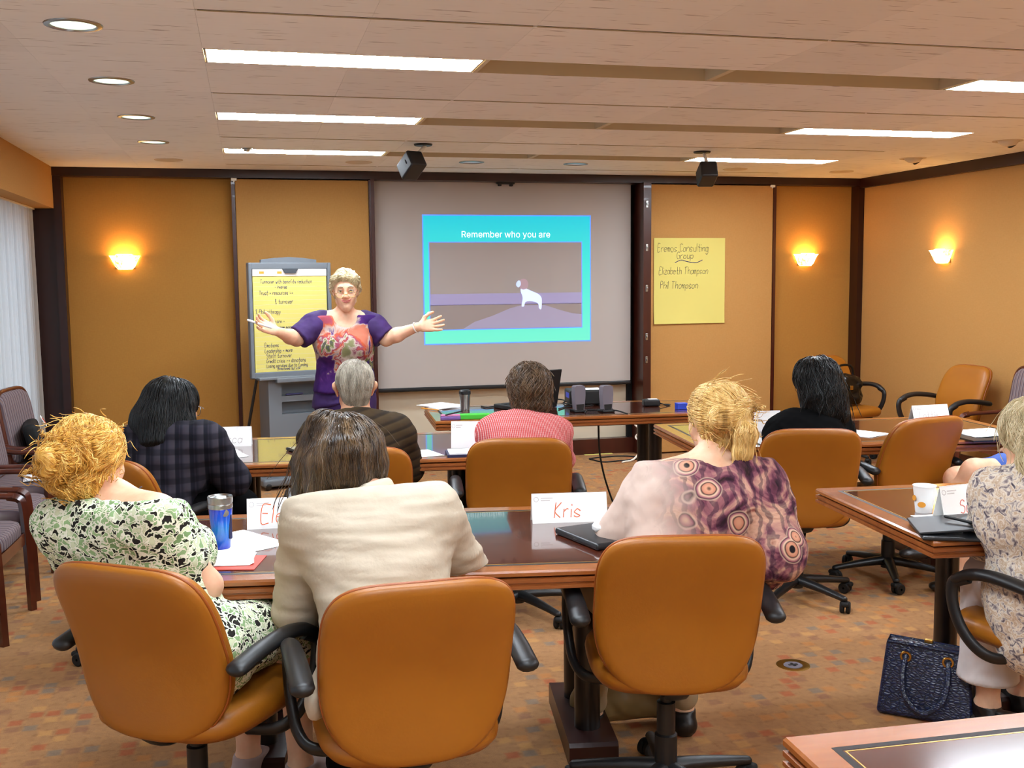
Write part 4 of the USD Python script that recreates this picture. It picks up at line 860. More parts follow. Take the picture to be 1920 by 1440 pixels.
F.bone(lerp(f.J['SL'], f.J['EL'], .45), C_, .10, .13, f.fwd, .8, .06); F.bone(lerp(f.J['SR'], f.J['ER'], .45), C_, .10, .13, f.fwd, .8, .06)
F.below(f.J['N'] + V([0, 0, .012]), (0, .15, 1)); F.carve(f.J['N'] + V([0, -.035, .035]), .078, .01); part_at('blouse', shape(F, .009, .016, 9, 21), 'peacock_print', p, o)
trousers(f, p, o, 'khaki_cloth', b=1.9, w=1.06); shoes(f, p, o, 'shoe_dark')
tie = at(1392, 782, 2.995)
F = skullcap(f, .010); F.ball(tie, .026, None, 1, .02); F.chain([tie, at(1398, 815, 2.955), at(1392, 850, 2.955), at(1380, 878, 2.965)], [.024, .030, .024, .007], None, 1, .015); F.bone(at(1350, 785, 2.99), at(1385, 790, 2.985), .035, .025, None, 1, .02)
def pony(q):
    a = tie - q; r = np.linalg.norm(a, axis=1, keepdims=True); low = (q[:, 2:3] < tie[2] - .005) & (np.linalg.norm((q - tie)[:, :2], axis=1, keepdims=True) < .075)
    return np.where(low, V([[-.05, 0, -1.0]]), a / np.maximum(r, .01) + V([0, 0, -.0]))
hairdo(f, p, o, F, 'hair_blonde', 5000, 13, .010, pony, .007, .0021, 8, .006, .14, None, .03, 360, .008)
ft = rtube([tie + V([0, .012, .012]), tie + V([.0, .014, -.012])], .017, .017, 10); part_at('hair_tie', (ft.vertices, ft.faces), 'cord_dark', p, o)

# 4 the man in the red checked shirt
c4 = dict(P=(1.19, 4.74, .575), N=at(988, 790, 4.90), H=at(992, 737, 4.97), SL=at(925, 812, 4.92), SR=at(1040, 810, 4.90), EL=at(915, 868, 5.05), ER=at(1052, 862, 5.05), WL=at(945, 830, 5.25), WR=at(1020, 830, 5.25), **legs_on(1.19, 4.72, -8, .38, .12, .06))
f = Fig(c4, (.1, .97, -.22), (0, .2, 1), 1.02, False)
p, o = person('seated person with short wavy brown hair in a red checked shirt, seen from behind', c4['P'])
(vq, B) = f.body(.011, [('R', (-.3, .9, 0), (0, 0, -1), (-1, 0, 0)), ('L', (.3, .9, 0), (0, 0, -1), (1, 0, 0))]); part_at('body', vq, 'skin_light', p, o)
dress_top(f, p, o, 'shirt', 'red_check', 1.9, .02, 1.04, .010, (), 31, .011, 12, None, 1.15, .018); trousers(f, p, o, 'dark_trousers', h=.013); shoes(f, p, o, 'shoe_dark')
F = skullcap(f, .022); F.ball(f.hp(-.05, -.05, -.03), .035, None, 1, .03); F.ball(f.hp(.05, -.05, -.03), .035, None, 1, .03); F.bone(f.hp(-.04, -.075, -.07), f.hp(.04, -.075, -.07), .03, None, None, 1, .03)
hairdo(f, p, o, F, 'hair_brown_short', 2600, 8, .011, fall(f.hp(0, -.02, .12), .7, 1.0), .009, .0036, 9, .012, .9, None, .06, 260, .014)

# 5 the woman in the dark plaid shirt
c5 = dict(P=(-.46, 4.66, .575), N=at(325, 822, 4.76), H=at(330, 768, 4.84), SL=at(246, 822, 4.85), SR=at(384, 832, 4.66), EL=at(262, 880, 5.05), ER=at(436, 898, 4.74), WL=at(345, 848, 5.12), WR=at(398, 842, 5.05), **legs_on(-.45, 4.66, -50, .42, .09, .02, .56))
f = Fig(c5, (.62, .74, -.26), (0, .25, 1), 1.0)
p, o = person('seated woman with long straight black hair and glasses in a dark plaid shirt', c5['P'])
(vq, B) = f.body(.011, [('R', (.2, .9, .1), (-1, 0, -.4), (0, 0, 1)), ('L', (.6, .7, 0), (0, 0, -1), (1, 0, 0))]); part_at('body', vq, 'skin_tan', p, o)
dress_top(f, p, o, 'shirt', 'dark_plaid', 1.85, .024, 1.08, .016, (), 41, .011, 10, .05, 1.3, .02); trousers(f, p, o, 'black_cloth', h=.013, w=1.12); shoes(f, p, o, 'shoe_dark')
F = skullcap(f, .020); F.chain([f.hp(-.03, -.05, .03), f.hp(-.06, -.085, -.06), f.hp(-.10, -.10, -.135), f.hp(-.115, -.10, -.165)], [.085, .08, .05, .018], None, 1, .04); F.chain([f.hp(.0, -.06, .03), f.hp(.0, -.095, -.08), f.hp(.02, -.11, -.17), f.hp(.02, -.11, -.20)], [.085, .085, .07, .03], None, 1, .04); F.chain([f.hp(.06, -.02, .0), f.hp(.068, -.03, -.07), f.hp(.065, -.05, -.15)], [.045, .045, .025], None, 1, .03)
hairdo(f, p, o, F, 'hair_black', 2200, 16, .016, fall(f.hp(0, -.02, .13), 1.0, .8), .009, .0030, 10, .004, .08)
gl = join(tube([f.hp(.078, -.01, .012), f.hp(.078, .07, .014), f.hp(.07, .098, .012)], .0018, n=6), tube([f.hp(.034 + .026 * math.cos(a), .108 - .02 * abs(math.cos(a)), .005 + .02 * math.sin(a)) for a in np.linspace(0, 6.28, 20)], .0018, n=6)); part_at('glasses', (gl.vertices, gl.faces), 'steel', p, o)

# 6 the grey-haired man
c6 = dict(P=(.42, 4.68, .575), N=at(668, 790, 4.86), H=at(664, 727, 4.93), SL=at(598, 822, 4.86), SR=at(742, 815, 4.86), EL=at(592, 880, 4.98), ER=at(764, 878, 4.94), WL=at(640, 850, 5.2), WR=at(720, 850, 5.2), **legs_on(.42, 4.66, -4, .38, .13, .06))
f = Fig(c6, (-.03, .98, -.12), (0, .1, 1), 1.06, False)
p, o = person('seated grey-haired man in a dark brown striped jacket, seen from behind', c6['P'])
(vq, B) = f.body(.010, [('R', (-.4, .9, 0), (0, 0, -1), (-1, 0, 0)), ('L', (.4, .9, 0), (0, 0, -1), (1, 0, 0))]); part_at('body', vq, 'skin_light', p, o)
dress_top(f, p, o, 'jacket', 'brown_stripe', 1.92, .024, 1.06, .010, (), 51, .011, 11, .06, 1.25, .03, bust=False)
F = Field(.02); F.bone(f.J['N'] - V([0, 0, .01]), lerp(f.J['N'], f.J['H'], .40), .076, .066, None, 1, .02); F.below(lerp(f.J['N'], f.J['H'], .42), f.J['H'] - f.J['N']); part_at('collar', shape(F, .009), 'black_cloth', p, o); trousers(f, p, o, 'dark_trousers', h=.013); shoes(f, p, o, 'shoe_dark')
F = Field(.025); F.bone(f.hp(0, -.032, .036), f.hp(0, .004, .042), .092, .082, f.right, .93, .025); F.bone(f.hp(0, -.052, .0), f.hp(0, -.050, -.03), .068, .060, f.right, .92, .025); F.bone(f.hp(0, -.052, -.03), f.hp(0, -.045, -.085), .060, .046, f.right, .95, .025); F.below(f.hp(0, -.08, -.10), -f.up); F.below(f.hp(0, .062, .05), f.face); F.carve(f.hp(.085, -.005, -.012), .03); F.carve(f.hp(-.085, -.005, -.012), .03)
for k in (-1, 1):
    E_ = Field(.008); E_.bone(f.hp(.076 * k, -.012, .024), f.hp(.088 * k, -.022, .010), .012, .019, f.right + f.face * .6 * k, .40); E_.bone(f.hp(.084 * k, -.020, .005), f.hp(.074 * k, -.006, -.030), .015, .009, f.right + f.face * .6 * k, .45); part_at('ear', shape(E_, .004), 'skin_light', p, o)
hairdo(f, p, o, F, 'hair_grey', 3000, 6, .010, fall(f.hp(.02, -.03, .14), .6, 1.0), .008, .0026, 11, .004, .25)

# 7 the woman in black
c7 = dict(P=(2.54, 4.61, .575), N=at(1527, 785, 4.80), H=at(1526, 720, 4.87), SL=at(1462, 815, 4.86), SR=at(1572, 812, 4.78), EL=at(1448, 862, 5.0), ER=at(1590, 870, 4.9), WL=at(1470, 826, 5.15), WR=at(1560, 826, 5.15), **legs_on(2.55, 4.6, -12, .38, .11, .06))
f = Fig(c7, (-.1, .97, -.15), (0, .15, 1), 1.0)
p, o = person('seated woman with long wavy black hair in a black top', c7['P'])
(vq, B) = f.body(.011, [('R', (-.4, .9, 0), (0, 0, -1), (-1, 0, 0)), ('L', (.4, .9, 0), (0, 0, -1), (1, 0, 0))]); part_at('body', vq, 'skin_light', p, o)
dress_top(f, p, o, 'top', 'black_cloth', 1.7, .018, 1.04, .010, (), 61, .011, 12, .04, 1.15, .02); trousers(f, p, o, 'black_cloth', h=.013); shoes(f, p, o, 'shoe_dark')
F = skullcap(f, .022); F.chain([f.hp(0, -.06, .02), f.hp(0, -.085, -.07), f.hp(.01, -.09, -.15), f.hp(.05, -.09, -.22)], [.088, .085, .08, .05], f.right, 1.15, .04); F.chain([f.hp(-.05, -.04, 0), f.hp(-.065, -.05, -.1)], [.05, .035], None, 1, .03); F.chain([f.hp(.05, -.04, 0), f.hp(.075, -.06, -.12), f.hp(.09, -.08, -.2)], [.05, .045, .03], None, 1, .03)
hairdo(f, p, o, F, 'hair_black', 2600, 16, .016, fall(f.hp(0, -.02, .13), 1.0, .8), .009, .0032, 12, .008, .5, None, .03, 160, .014)

# 8 the woman in the mottled blouse at the right edge
c8 = dict(P=(2.41, 2.73, .575), N=at(1946, 892, 2.76), H=at(1944, 828, 2.80), SL=at(1878, 920, 2.84), SR=at(2090, 920, 2.66), EL=at(1852, 1010, 2.94), ER=at(2130, 1060, 2.8), WL=at(1835, 985, 3.14), WR=at(2000, 1010, 3.05), **legs_on(2.37, 2.68, 2, .34, .12, .06))
c8['KL'] = V([2.41, 3.04, .53]); c8['KR'] = V([2.60, 3.06, .53]); c8['AL'] = V([2.42, 3.04, .10]); c8['AR'] = V([2.60, 3.10, .10]); c8['TR'] = V([2.60, 3.25, .04]); c8['TL'] = c8['AL'] + V([.0, .15, -.06])
f = Fig(c8, (-.45, .88, -.15), (0, .1, 1), 1.0)
p, o = person('seated woman with wavy blonde hair, mottled grey blouse and white trousers at the right edge', c8['P'])
(vq, B) = f.body(.010, [('R', (-.4, .9, 0), (0, 0, -1), (-1, 0, 0)), ('L', (.2, .95, -.1), (0, 0, -1), (1, 0, 0))]); part_at('body', vq, 'skin_fair', p, o)
dress_top(f, p, o, 'blouse', 'mottled_print', 1.75, .022, 1.08, .014, (), 71, .010, 12, .10, 1.3, .02)
F = Field(.03); F.bone(f.J['P'] - f.side * .06, f.J['P'] + f.side * .06, .13, None, f.fwd, .9, .05)
for q in 'LR': F.chain([f.J['P'] + f.side * (.085 if q == 'R' else -.085), f.J['K' + q], lerp(f.J['K' + q], f.J['A' + q], .78)], [.10, .085, .098], None, 1, .03); F.below(lerp(f.J['K' + q], f.J['A' + q], .80), (0, 0, -1))
part_at('trousers', shape(F, .010, .010, 11, 3), 'white_trousers', p, o); shoes(f, p, o, 'shoe_dark', .004)
F = skullcap(f, .022); F.chain([f.hp(0, -.07, 0), f.hp(0, -.09, -.08), f.hp(0, -.08, -.12)], [.085, .07, .04], None, 1, .04); F.chain([f.hp(-.06, -.03, .01), f.hp(-.08, -.03, -.07), f.hp(-.065, -.04, -.12)], [.05, .045, .028], None, 1, .03); F.chain([f.hp(.06, -.03, .01), f.hp(.08, -.03, -.07)], [.05, .045], None, 1, .03)
hairdo(f, p, o, F, 'hair_ash_blonde', 4000, 12, .011, fall(f.hp(0, -.02, .13), 1.0, .9), .008, .0023, 13, .010, .8, None, .05, 420, .010)

# 9 the person in blue behind her
c9 = dict(P=(3.92, 4.42, .60), N=(4.06, 4.44, 1.02), H=(4.06, 4.46, 1.14), SL=(4.05, 4.26, .98), SR=(4.05, 4.62, .98), EL=(3.98, 4.16, .76), ER=(3.96, 4.70, .78), WL=(3.80, 4.22, .68), WR=(3.78, 4.62, .70), KL=(3.35, 4.36, .625), KR=(3.36, 4.50, .56), AL=(3.22, 4.52, .28), AR=(3.40, 4.50, .085), TL=(3.10, 4.52, .20), TR=(3.26, 4.50, .03))
f = Fig(c9, (-.95, .25, -.1), (0, 0, 1), 1.0)
p, o = person('seated person in blue with bare crossed legs, mostly hidden at the right edge', c9['P'])
(vq, B) = f.body(.011, [('R', (-.9, .3, 0), (0, 0, -1), (0, -1, 0)), ('L', (-.9, .4, 0), (0, 0, -1), (0, 1, 0))]); part_at('body', vq, 'skin_fair', p, o)
dress_top(f, p, o, 'top', 'blue_cloth', .6, .018, 1.05, .010, (), 81, .012, 12, None, 1.15, .0)
trousers(f, p, o, 'blue_cloth', 'shorts', .72, .016, 1.05, .012); shoes(f, p, o, 'shoe_dark')
F = skullcap(f, .014); F.bone(f.hp(0, -.07, -.02), f.hp(0, -.08, -.1), .07, .05, None, 1, .03); hairdo(f, p, o, F, 'hair_brown_short', 1500, 10, .012, fall(f.hp(0, -.02, .13)), .010, .003, 14)

# 10 the presenter
Yp = 6.40
c10 = dict(P=(.545, 6.44, .90), N=at(645, 596, 6.42), H=at(648, 547, 6.38), SR=at(600, 604, 6.43), SL=at(690, 604, 6.41), ER=at(556, 636, 6.36), EL=at(724, 636, 6.36), WR=at(521, 622, 6.19), WL=at(783, 613, 6.24), KL=(.65, 6.43, .48), KR=(.46, 6.42, .48), AL=(.66, 6.48, .085), AR=(.45, 6.47, .085), TL=(.68, 6.33, .03), TR=(.42, 6.32, .03))
f = Fig(c10, (-.08, -.99, -.06), (-.03, 0, 1), .98)
p, o = person('standing presenter with short pale hair and glasses in a purple print dress, arms spread wide', c10['P'])
(vq, B) = f.body(.0055, [('R', (-.85, -.25, .40), (.1, -.8, .55), (.2, .3, .9), .35, .18), ('L', (.96, -.05, .10), (.05, -.85, .45), (-.1, .2, .95), .18, .26)], True); part_at('body', vq, 'skin_fair', p, o)
F = Field(.03); f.torso(F, .014, 1.02, 1.15); F.bone(f.J['P'] + V([0, 0, .18]), f.J['P'] + V([0, 0, .02]), .150, .172, f.fwd, .78, .04)
F.below(f.J['N'] + V([0, 0, .004]), (0, .2, 1)); F.carve(f.J['N'] + V([0, -.085, .02]), .075, .012); F.below(f.J['P'] + V([0, 0, .0]), (0, 0, -1)); part_at('blouse', shape(F, .009, .012, 10, 91), 'floral_print', p, o)
for q in 'LR':
    F = Field(.02); S, E = f.J['S' + q], f.J['E' + q]; F.chain([lerp(S, f.J['N'], .12), lerp(S, E, .25), lerp(S, E, .92)], [.070, .076, .074], None, 1, .03); F.below(lerp(S, E, .92), E - S); part_at('sleeve', shape(F, .008, .010, 14, 92), 'purple_cloth', p, o, 'purple short sleeve')
F = Field(.04); F.chain([f.J['P'] + V([0, 0, .10]), f.J['P'] + V([0, 0, -.05]), f.J['P'] + V([0, 0, -.25]), f.J['P'] + V([0, 0, -.50])], [.152, .180, .185, .195], f.fwd, .72, .04); F.below(f.J['P'] + V([0, 0, -.48]), (0, 0, -1)); part_at('skirt', shape(F, .010, .012, 9, 93, (1, 1, .4)), 'purple_cloth', p, o)
F = Field(.03); F.chain([f.J['P'] + V([0, 0, .16]), f.J['P'] + V([0, 0, -.06])], [.150, .200], f.fwd, .74, .04); F.below(f.J['P'] + V([0, 0, -.05]), (.25, 0, -1)); F.below(f.J['P'] + V([0, 0, .13]), (0, 0, 1)); part_at('peplum', shape(F, .009, .010, 9, 94), 'purple_cloth', p, o)
shoes(f, p, o, 'shoe_dark')
F = skullcap(f, .004); F.chain([f.hp(.055, .030, .070), f.hp(.02, .060, .090), f.hp(-.03, .052, .092), f.hp(-.065, .015, .070)], [.020, .026, .026, .02], None, 1, .012); F.bone(f.hp(-.06, -.02, .06), f.hp(-.072, -.01, .0), .026, .018, None, 1, .02); F.bone(f.hp(.06, -.02, .06), f.hp(.072, -.01, .0), .026, .018, None, 1, .02); F.bone(f.hp(-.045, .040, .072), f.hp(.05, .045, .068), .030, .028, None, 1, .03); F.ball(f.hp(.0, -.01, .085), .05, None, 1, .03); F.below(f.hp(0, .066, .060), nrm(f.face * 1 - f.up * .95 + f.right * .25), .012); F.below(f.hp(0, -.05, -.075), -f.up); F.carve(f.hp(.085, .03, -.015), .04); F.carve(f.hp(-.085, .03, -.015), .04)
def swept(q): return -f.face * .9 + f.right * .55 + V([0, 0, -.25])
hairdo(f, p, o, F, 'hair_ash_blonde', 3000, 7, .010, swept, .007, .0030, 15, .005, .2, None, .05, 200, .010)
for k in (-1, 1):
    for nm, r_, dy, m_ in (('eye', .0115, 0, 'eye_white'), ('iris', .0062, .0072, 'iris_dark')):
        b_ = trimesh.creation.icosphere(2, r_); part_at(nm, (b_.vertices + f.hp(.031 * k, .0755 + dy, .008), b_.faces), m_, p, o)
    b_ = rtube(spline([f.hp(.016 * k, .093, .032), f.hp(.03 * k, .091, .037), f.hp(.046 * k, .080, .031)], 4), .0026, n=6); part_at('eyebrow', (b_.vertices, b_.faces), 'brow', p, o)
    b_ = rtube(spline([f.hp(.017 * k, .090, .013), f.hp(.031 * k, .0905, .018), f.hp(.046 * k, .083, .012)], 4), .0028, n=6); part_at('eyelid', (b_.vertices, b_.faces), 'brow', p, o)
def onface(xz, lift=.0):
    q = V([f.hp(x, .10, z) for x, z in xz])
    for _ in range(12): q = q - f.face * np.clip(B(q) - lift, -.01, .01)[:, None] * .8
    return q
xs_ = np.linspace(-.027, .027, 9); m_ = join(rtube(spline(onface([(x, -.0475 + 9 * x * x) for x in xs_], .0008), 3), np.interp(np.linspace(0, 1, 25), [0, .5, 1], [.0022, .0042, .0022]), n=8), rtube(spline(onface([(x * .92, -.0565 + 14 * x * x) for x in xs_], .0008), 3), np.interp(np.linspace(0, 1, 25), [0, .5, 1], [.002, .0050, .002]), n=8)); part_at('lips', (m_.vertices, m_.faces), 'lip_pink', p, o)
gl = [tube([f.hp(k * .033 + .024 * math.cos(a), .104 - .006 * abs(math.cos(a)), -.010 + .017 * math.sin(a)) for a in np.linspace(0, 6.28, 22)[:-1]], .0011, n=6, up=(0, 1, 0), closed=True) for k in (-1, 1)]
gl += [tube([f.hp(-.01, .106, -.006), f.hp(.01, .106, -.006)], .0016, n=6)] + [tube([f.hp(k * .056, .098, -.004), f.hp(k * .078, .02, .006), f.hp(k * .078, -.01, .012)], .0014, n=6) for k in (-1, 1)]
gl = join(*gl); part_at('glasses', (gl.vertices, gl.faces), 'gold', p, o)
wr = c10['WL']; dd = nrm(wr - c10['EL']); e1 = nrm(np.cross(dd, [0, 0, 1])); e2 = np.cross(dd, e1)
br = tube([wr - dd * .012 + .031 * (e1 * math.cos(a) + e2 * math.sin(a)) for a in np.linspace(0, 6.28, 26)[:-1]], .0035, n=6, closed=True); part_at('bracelet', (br.vertices, br.faces), 'pearl', p, o)
h0 = c10['WR'] + nrm((-.85, -.25, .40)) * .10
mk = rtube([h0 + V([.05, -.03, -.015]), h0 + V([-.075, -.035, .03])], .0065, n=10); solo('marker_pen', mk, 'white_paper', 'white marker pen in the right hand of the presenter', 'marker pen')

# ------------------------------------------------------------------ handwriting, one stroke font
GL = {'A': '032c43 1737', 'B': '030c3c4a3808 3846443303', 'C': '4b2c0a052344', 'D': '030c2c4a452303', 'E': '4c0c0343 0838', 'F': '4c0c03 0838', 'G': '4b2c0a0523434727', 'H': '030c 434c 0848', 'I': '131c', 'K': '030c 4c0743', 'L': '0c0343', 'N': '030c434c', 'O': '2c0a0523454a2c', 'P': '030c3c4a3808',
      'R': '030c3c4a3808 2843', 'S': '4b2c0b0928474423 0423', 'T': '0c5c 2c23', 'W': '0c13283348 485c', 'a': '4728070423454843', 'b': '0c03 062847442304', 'c': '472807042344', 'd': '472807042344 4c43', 'e': '06464728 28070423 2344', 'f': '4b3c2b23 0838', 'g': '47280704234448 48412001', 'h': '0c03 06284743',
      'i': '0803 0a0b', 'k': '0c03 380533', 'l': '0c03', 'm': '0803 06182723 26384743', 'n': '0803 06284743', 'o': '28070423444728', 'p': '0800 062847442304', 'r': '0803 062838', 's': '4728170625442304', 't': '2c243343 0848', 'u': '08042344 4843', 'v': '082348', 'w': '0813263348', 'x': '0843 4803', 'y': '0823 4810',
      'z': '08480343', '-': '0646', '>': '0646 283624'.replace('283624', '384634'), '+': '0646 2824', '&': '43082a2c0b33 0323', '.': '0304', '~': '0628446a', '/': '034c', 'V': '0c234c', 'j': '2821 0100'}
def scribble(text, x, z, h, w=.0016, seed=0, slant=.12, jit=.25, sx=1.0, depth=.0008, y=0.0):
    """ink strokes in the x-z plane facing -y; capitals h metres tall"""
    r = np.random.default_rng(seed); s = h / 9; cx = x; ms = []
    for chh in text:
        if chh == ' ': cx += 4 * s * sx; continue
        g = GL.get(chh, GL.get(chh.upper(), '0303')); mx = 0
        for st in [q_ for q_ in g.split() if len(q_) > 3]:
            p = V([(int(st[i]), int(st[i + 1], 16) - 3) for i in range(0, len(st) - 1, 2)], float); mx = max(mx, p[:, 0].max())
            p += r.normal(0, jit, p.shape)
            q = spline(p, 4) if len(p) > 2 else p
            d = np.gradient(q, axis=0); d /= np.maximum(np.linalg.norm(d, axis=1, keepdims=True), 1e-6); n_ = np.c_[-d[:, 1], d[:, 0]]
            P2 = lambda o: np.c_[cx + ((q + n_ * o)[:, 0] + (q + n_ * o)[:, 1] * slant) * s * sx, np.full(len(q), y), z + (q + n_ * o)[:, 1] * s]
            a, b = P2(w / s / 2), P2(-w / s / 2); k = len(q); v = np.vstack([a, b, a - [0, depth, 0], b - [0, depth, 0]]); f = []
            for i in range(k - 1):
                f += [[2 * k + i, 2 * k + i + 1, 3 * k + i + 1], [2 * k + i, 3 * k + i + 1, 3 * k + i], [i, 2 * k + i, i + 1], [i + 1, 2 * k + i, 2 * k + i + 1], [k + i, k + i + 1, 3 * k + i], [k + i + 1, 3 * k + i + 1, 3 * k + i]]
            ms.append(trimesh.Trimesh(v, f, process=False))
        cx += (mx + 2.0) * s * sx
    return join(*ms)
plain('pad_yellow', (218, 205, 112), .85); plain('pad_white', (228, 222, 216), .8); plain('ink_blue', (52, 52, 92), .6); plain('ink_grey', (92, 88, 66), .7); plain('ink_orange', (226, 110, 60), .6); plain('ink_pale', (206, 200, 198), .7); plain('ink_red', (220, 130, 120), .6)
plain('easel_grey', (110, 116, 122), .5); plain('easel_dark', (66, 70, 76), .6); plain('logo_orange', (224, 150, 40), .6)
def ontop(u, v, z=TH):
    d = V([(u - 960) / FOC, (v - 720) / FOC, 1]) @ CAM; return EYE + d * (z - EYE[2]) / d[2]

# flip chart easel with a written pad
t = thing('flip_chart_easel', 'grey plastic flip chart easel with a handwritten yellow pad', 'flip chart', (.30, 8.22, 0), 16)
part('frame', join(rbox(.64, .04, .05, .008, (0, 0, 1.675)), rbox(.028, .06, .86, .008, (-.306, .0, 1.27)), rbox(.028, .06, .86, .008, (.306, .0, 1.27)), rbox(.64, .04, .05, .008, (0, 0, .86)), box(-.30, .30, .012, .03, .86, 1.68)), 'easel_grey', t)
part('top_handle', extr([(-.215, 1.69), (.215, 1.69), (.215, 1.722), (.12, 1.735), (0, 1.742), (-.12, 1.735), (-.215, 1.722)], .03, 'xz'), 'easel_grey', t)
part('clamp', extr([(-.06, 1.652), (.06, 1.652), (.04, 1.622), (-.04, 1.622)], .014, 'xz').apply_translation([0, -.032, 0]), 'easel_dark', t)
part('tray', join(rbox(.56, .09, .022, .006, (.0, -.045, .838)), rbox(.40, .10, .035, .008, (.05, -.05, .822))), 'easel_grey', t)
cab = m3.Manifold(m3.Mesh(*[V(a, dt) for a, dt in ((box(-.20, .30, -.04, .20, .07, .83).vertices, np.float32), (box(-.20, .30, -.04, .20, .07, .83).faces, np.uint32))]))
for z0, z1 in ((.70, .79), (.56, .655)): cab = cab - m3.Manifold.cube((.32, .1, z1 - z0)).translate((-.10, -.05, z0))
part('cabinet', tm(cab), 'easel_grey', t, smooth=False)
part('foot', rbox(.62, .34, .06, .02, (.03, .06, .055)), 'easel_grey', t)
for s in (-1, 1): part('wheel', move(lathe([(0, -.02), (.03, -.02), (.035, -.01), (.035, .01), (.03, .02), (0, .02)], 20), (.03 + s * .27, -.08, .035), ry=90), 'black_plastic', t)
for s in (-1, 1): part('rear_leg', tube([(s * .26, .03, .86), (s * .34, .34, .01)], .011, n=8), 'black_plastic', t)
part('pen_tray_marker', rtube([(-.06, -.035, .71), (.06, -.035, .71)], .008), 'ink_blue', t)
pad = thing('flip_chart_pad', 'large yellow lined pad with handwritten points hanging on the grey easel', 'flip chart pad', (.30, 8.22, 0), 16)
part('sheet', box(-.285, .285, -.016, .010, .885, 1.612), 'pad_yellow', pad); part('binding', box(-.286, .286, -.020, .011, 1.60, 1.652), 'pad_white', pad)
for i, (x, z) in enumerate(((-.235, 1.626), (-.10, 1.626))): part('printed_mark', box(x, x + .035, -.0206, -.0200, z - .008, z + .010), 'logo_orange', pad)
for i in range(20): part('ruled_line', box(-.28, .28, -.0163, -.0160, .91 + i * .034, .911 + i * .034), 'ink_pale', pad)
rows = [('Turnover with benefits reduction', -.23, 1.545, .030), ('- inverse', -.12, 1.508, .026), ('Trust + resources ->', -.24, 1.462, .030), ('& turnover', -.12, 1.395, .032), ('& Philanthropy', -.27, 1.320, .034), ('Healthcare -', -.20, 1.250, .030), ('change management', -.13, 1.205, .028), ('issue in budget', -.08, 1.160, .028), ('+ work', -.04, 1.120, .028),
        ('Emotions', -.21, 1.070, .032), ('Leadership + more', -.21, 1.030, .030), ('Staff turnover', -.20, .990, .032), ('Credit crisis -> donations', -.20, .952, .030), ('Losing services due to funding', -.20, .918, .026), ('threatened, but still', -.12, .895, .022)]
for i, (s_, x, z, h) in enumerate(rows): part('handwriting', scribble(s_, x, z, h, .0032, i, sx=.70, y=-.0166), 'ink_blue', pad, smooth=False)

# the yellow sheet on the sliding panel
t = thing('flip_chart_sheet', 'yellow flip chart sheet with handwritten names stuck on the right sliding panel', 'paper sheet', (3.772, 8.77, 0))
gx, gz = np.meshgrid(np.linspace(-.335, .335, 12), np.linspace(1.155, 1.905, 14)); cv = .002 + .012 * np.clip((1.30 - gz) / .15, 0, 1) ** 2 * (1 - .6 * (gx + .335) / .67)
gv = np.stack([gx, -cv, gz], -1).reshape(-1, 3); q = []
for i in range(13):
    for j in range(11): q.append([i * 12 + j, i * 12 + j + 1, (i + 1) * 12 + j + 1, (i + 1) * 12 + j])
q = V(q); bk = gv + [0, .0008, 0]
part('paper', (np.vstack([gv, bk]), np.vstack([q, q[:, ::-1] + len(gv)])), 'pad_yellow', t, smooth=True)
for i, (s_, x, z, h, sx) in enumerate((('Eremos Consulting', -.30, 1.785, .070, .68), ('Group', -.12, 1.725, .058, .85), ('Elizabeth Thompson', -.285, 1.59, .062, .68), ('Phil Thompson', -.275, 1.465, .062, .76))): part('handwriting', scribble(s_, x, z, h, .0042, 40 + i, sx=sx, y=-.0026), 'ink_grey', t, smooth=False)
part('flourish', tube(spline([(-.14, -.003, 1.690), (-.08, -.003, 1.712), (-.02, -.003, 1.698), (.06, -.003, 1.690), (.12, -.003, 1.712)], 6), .003, .0006, 6, up=(0, 1, 0)), 'ink_blue', t)

# tent cards
def tent(label, u, v, rot, text='', ink='ink_orange', w=.262, h=.098, th=.050, tx=None, z=TH):
    c = ontop(u, v, z); t = thing('name_card', label, 'name card', c, rot)
    d = .030; n_ = nrm((0, -h, d))
    for nm, s in (('front_panel', -1), ('back_panel', 1)):
        p = [(-w / 2, s * d, 0), (w / 2, s * d, 0), (w / 2, 0, h), (-w / 2, 0, h)]; p = V(p); k = V([0, -s * .0012, 0]); vv = np.vstack([p, p + k]); F = [[0, 1, 2, 3], [7, 6, 5, 4], [0, 4, 5, 1], [1, 5, 6, 2], [2, 6, 7, 3], [3, 7, 4, 0]]
        m = trimesh.Trimesh(vv, np.vstack([[f[0], f[1], f[2]] for f in F] + [[f[0], f[2], f[3]] for f in F]), process=False); trimesh.repair.fix_normals(m); part(nm, m, 'card_white', t, smooth=False)
    lean = math.degrees(math.atan2(d, h))
    def on(m): m = m.copy(); m.apply_transform(trimesh.transformations.rotation_matrix(-math.radians(lean), [1, 0, 0])); m.apply_translation([0, -d - .0002, 0]); return m
    lg = join(tube([(-w * .44 + .008 * math.cos(a), 0, h * .84 + .008 * math.sin(a)) for a in np.linspace(0, 6.28, 14)[:-1]], .0012, .0004, 4, up=(0, 1, 0), closed=True)); part('printed_emblem', on(lg), 'ink_pale', t)
    part('printed_line', on(box(-w * .38, -w * .22, -.0006, 0, h * .86, h * .89)), 'ink_pale', t); part('printed_line', on(box(-w * .38, -w * .26, -.0006, 0, h * .78, h * .81)), 'ink_pale', t)
    if text: part('handwriting', on(scribble(text, -w * .28 if tx is None else tx, h * .18, th, .0032, len(text), .15, .12, .9)), ink, t, smooth=False)
    return t
tent('white name card with orange handwriting partly hidden by the dark bob', 538, 986, -4, 'Elenna', 'ink_orange', .262, .100, .062, -.085)
tent('white name card behind the shoulder of the cream jacket', 772, 970, -9, '', 'ink_orange')
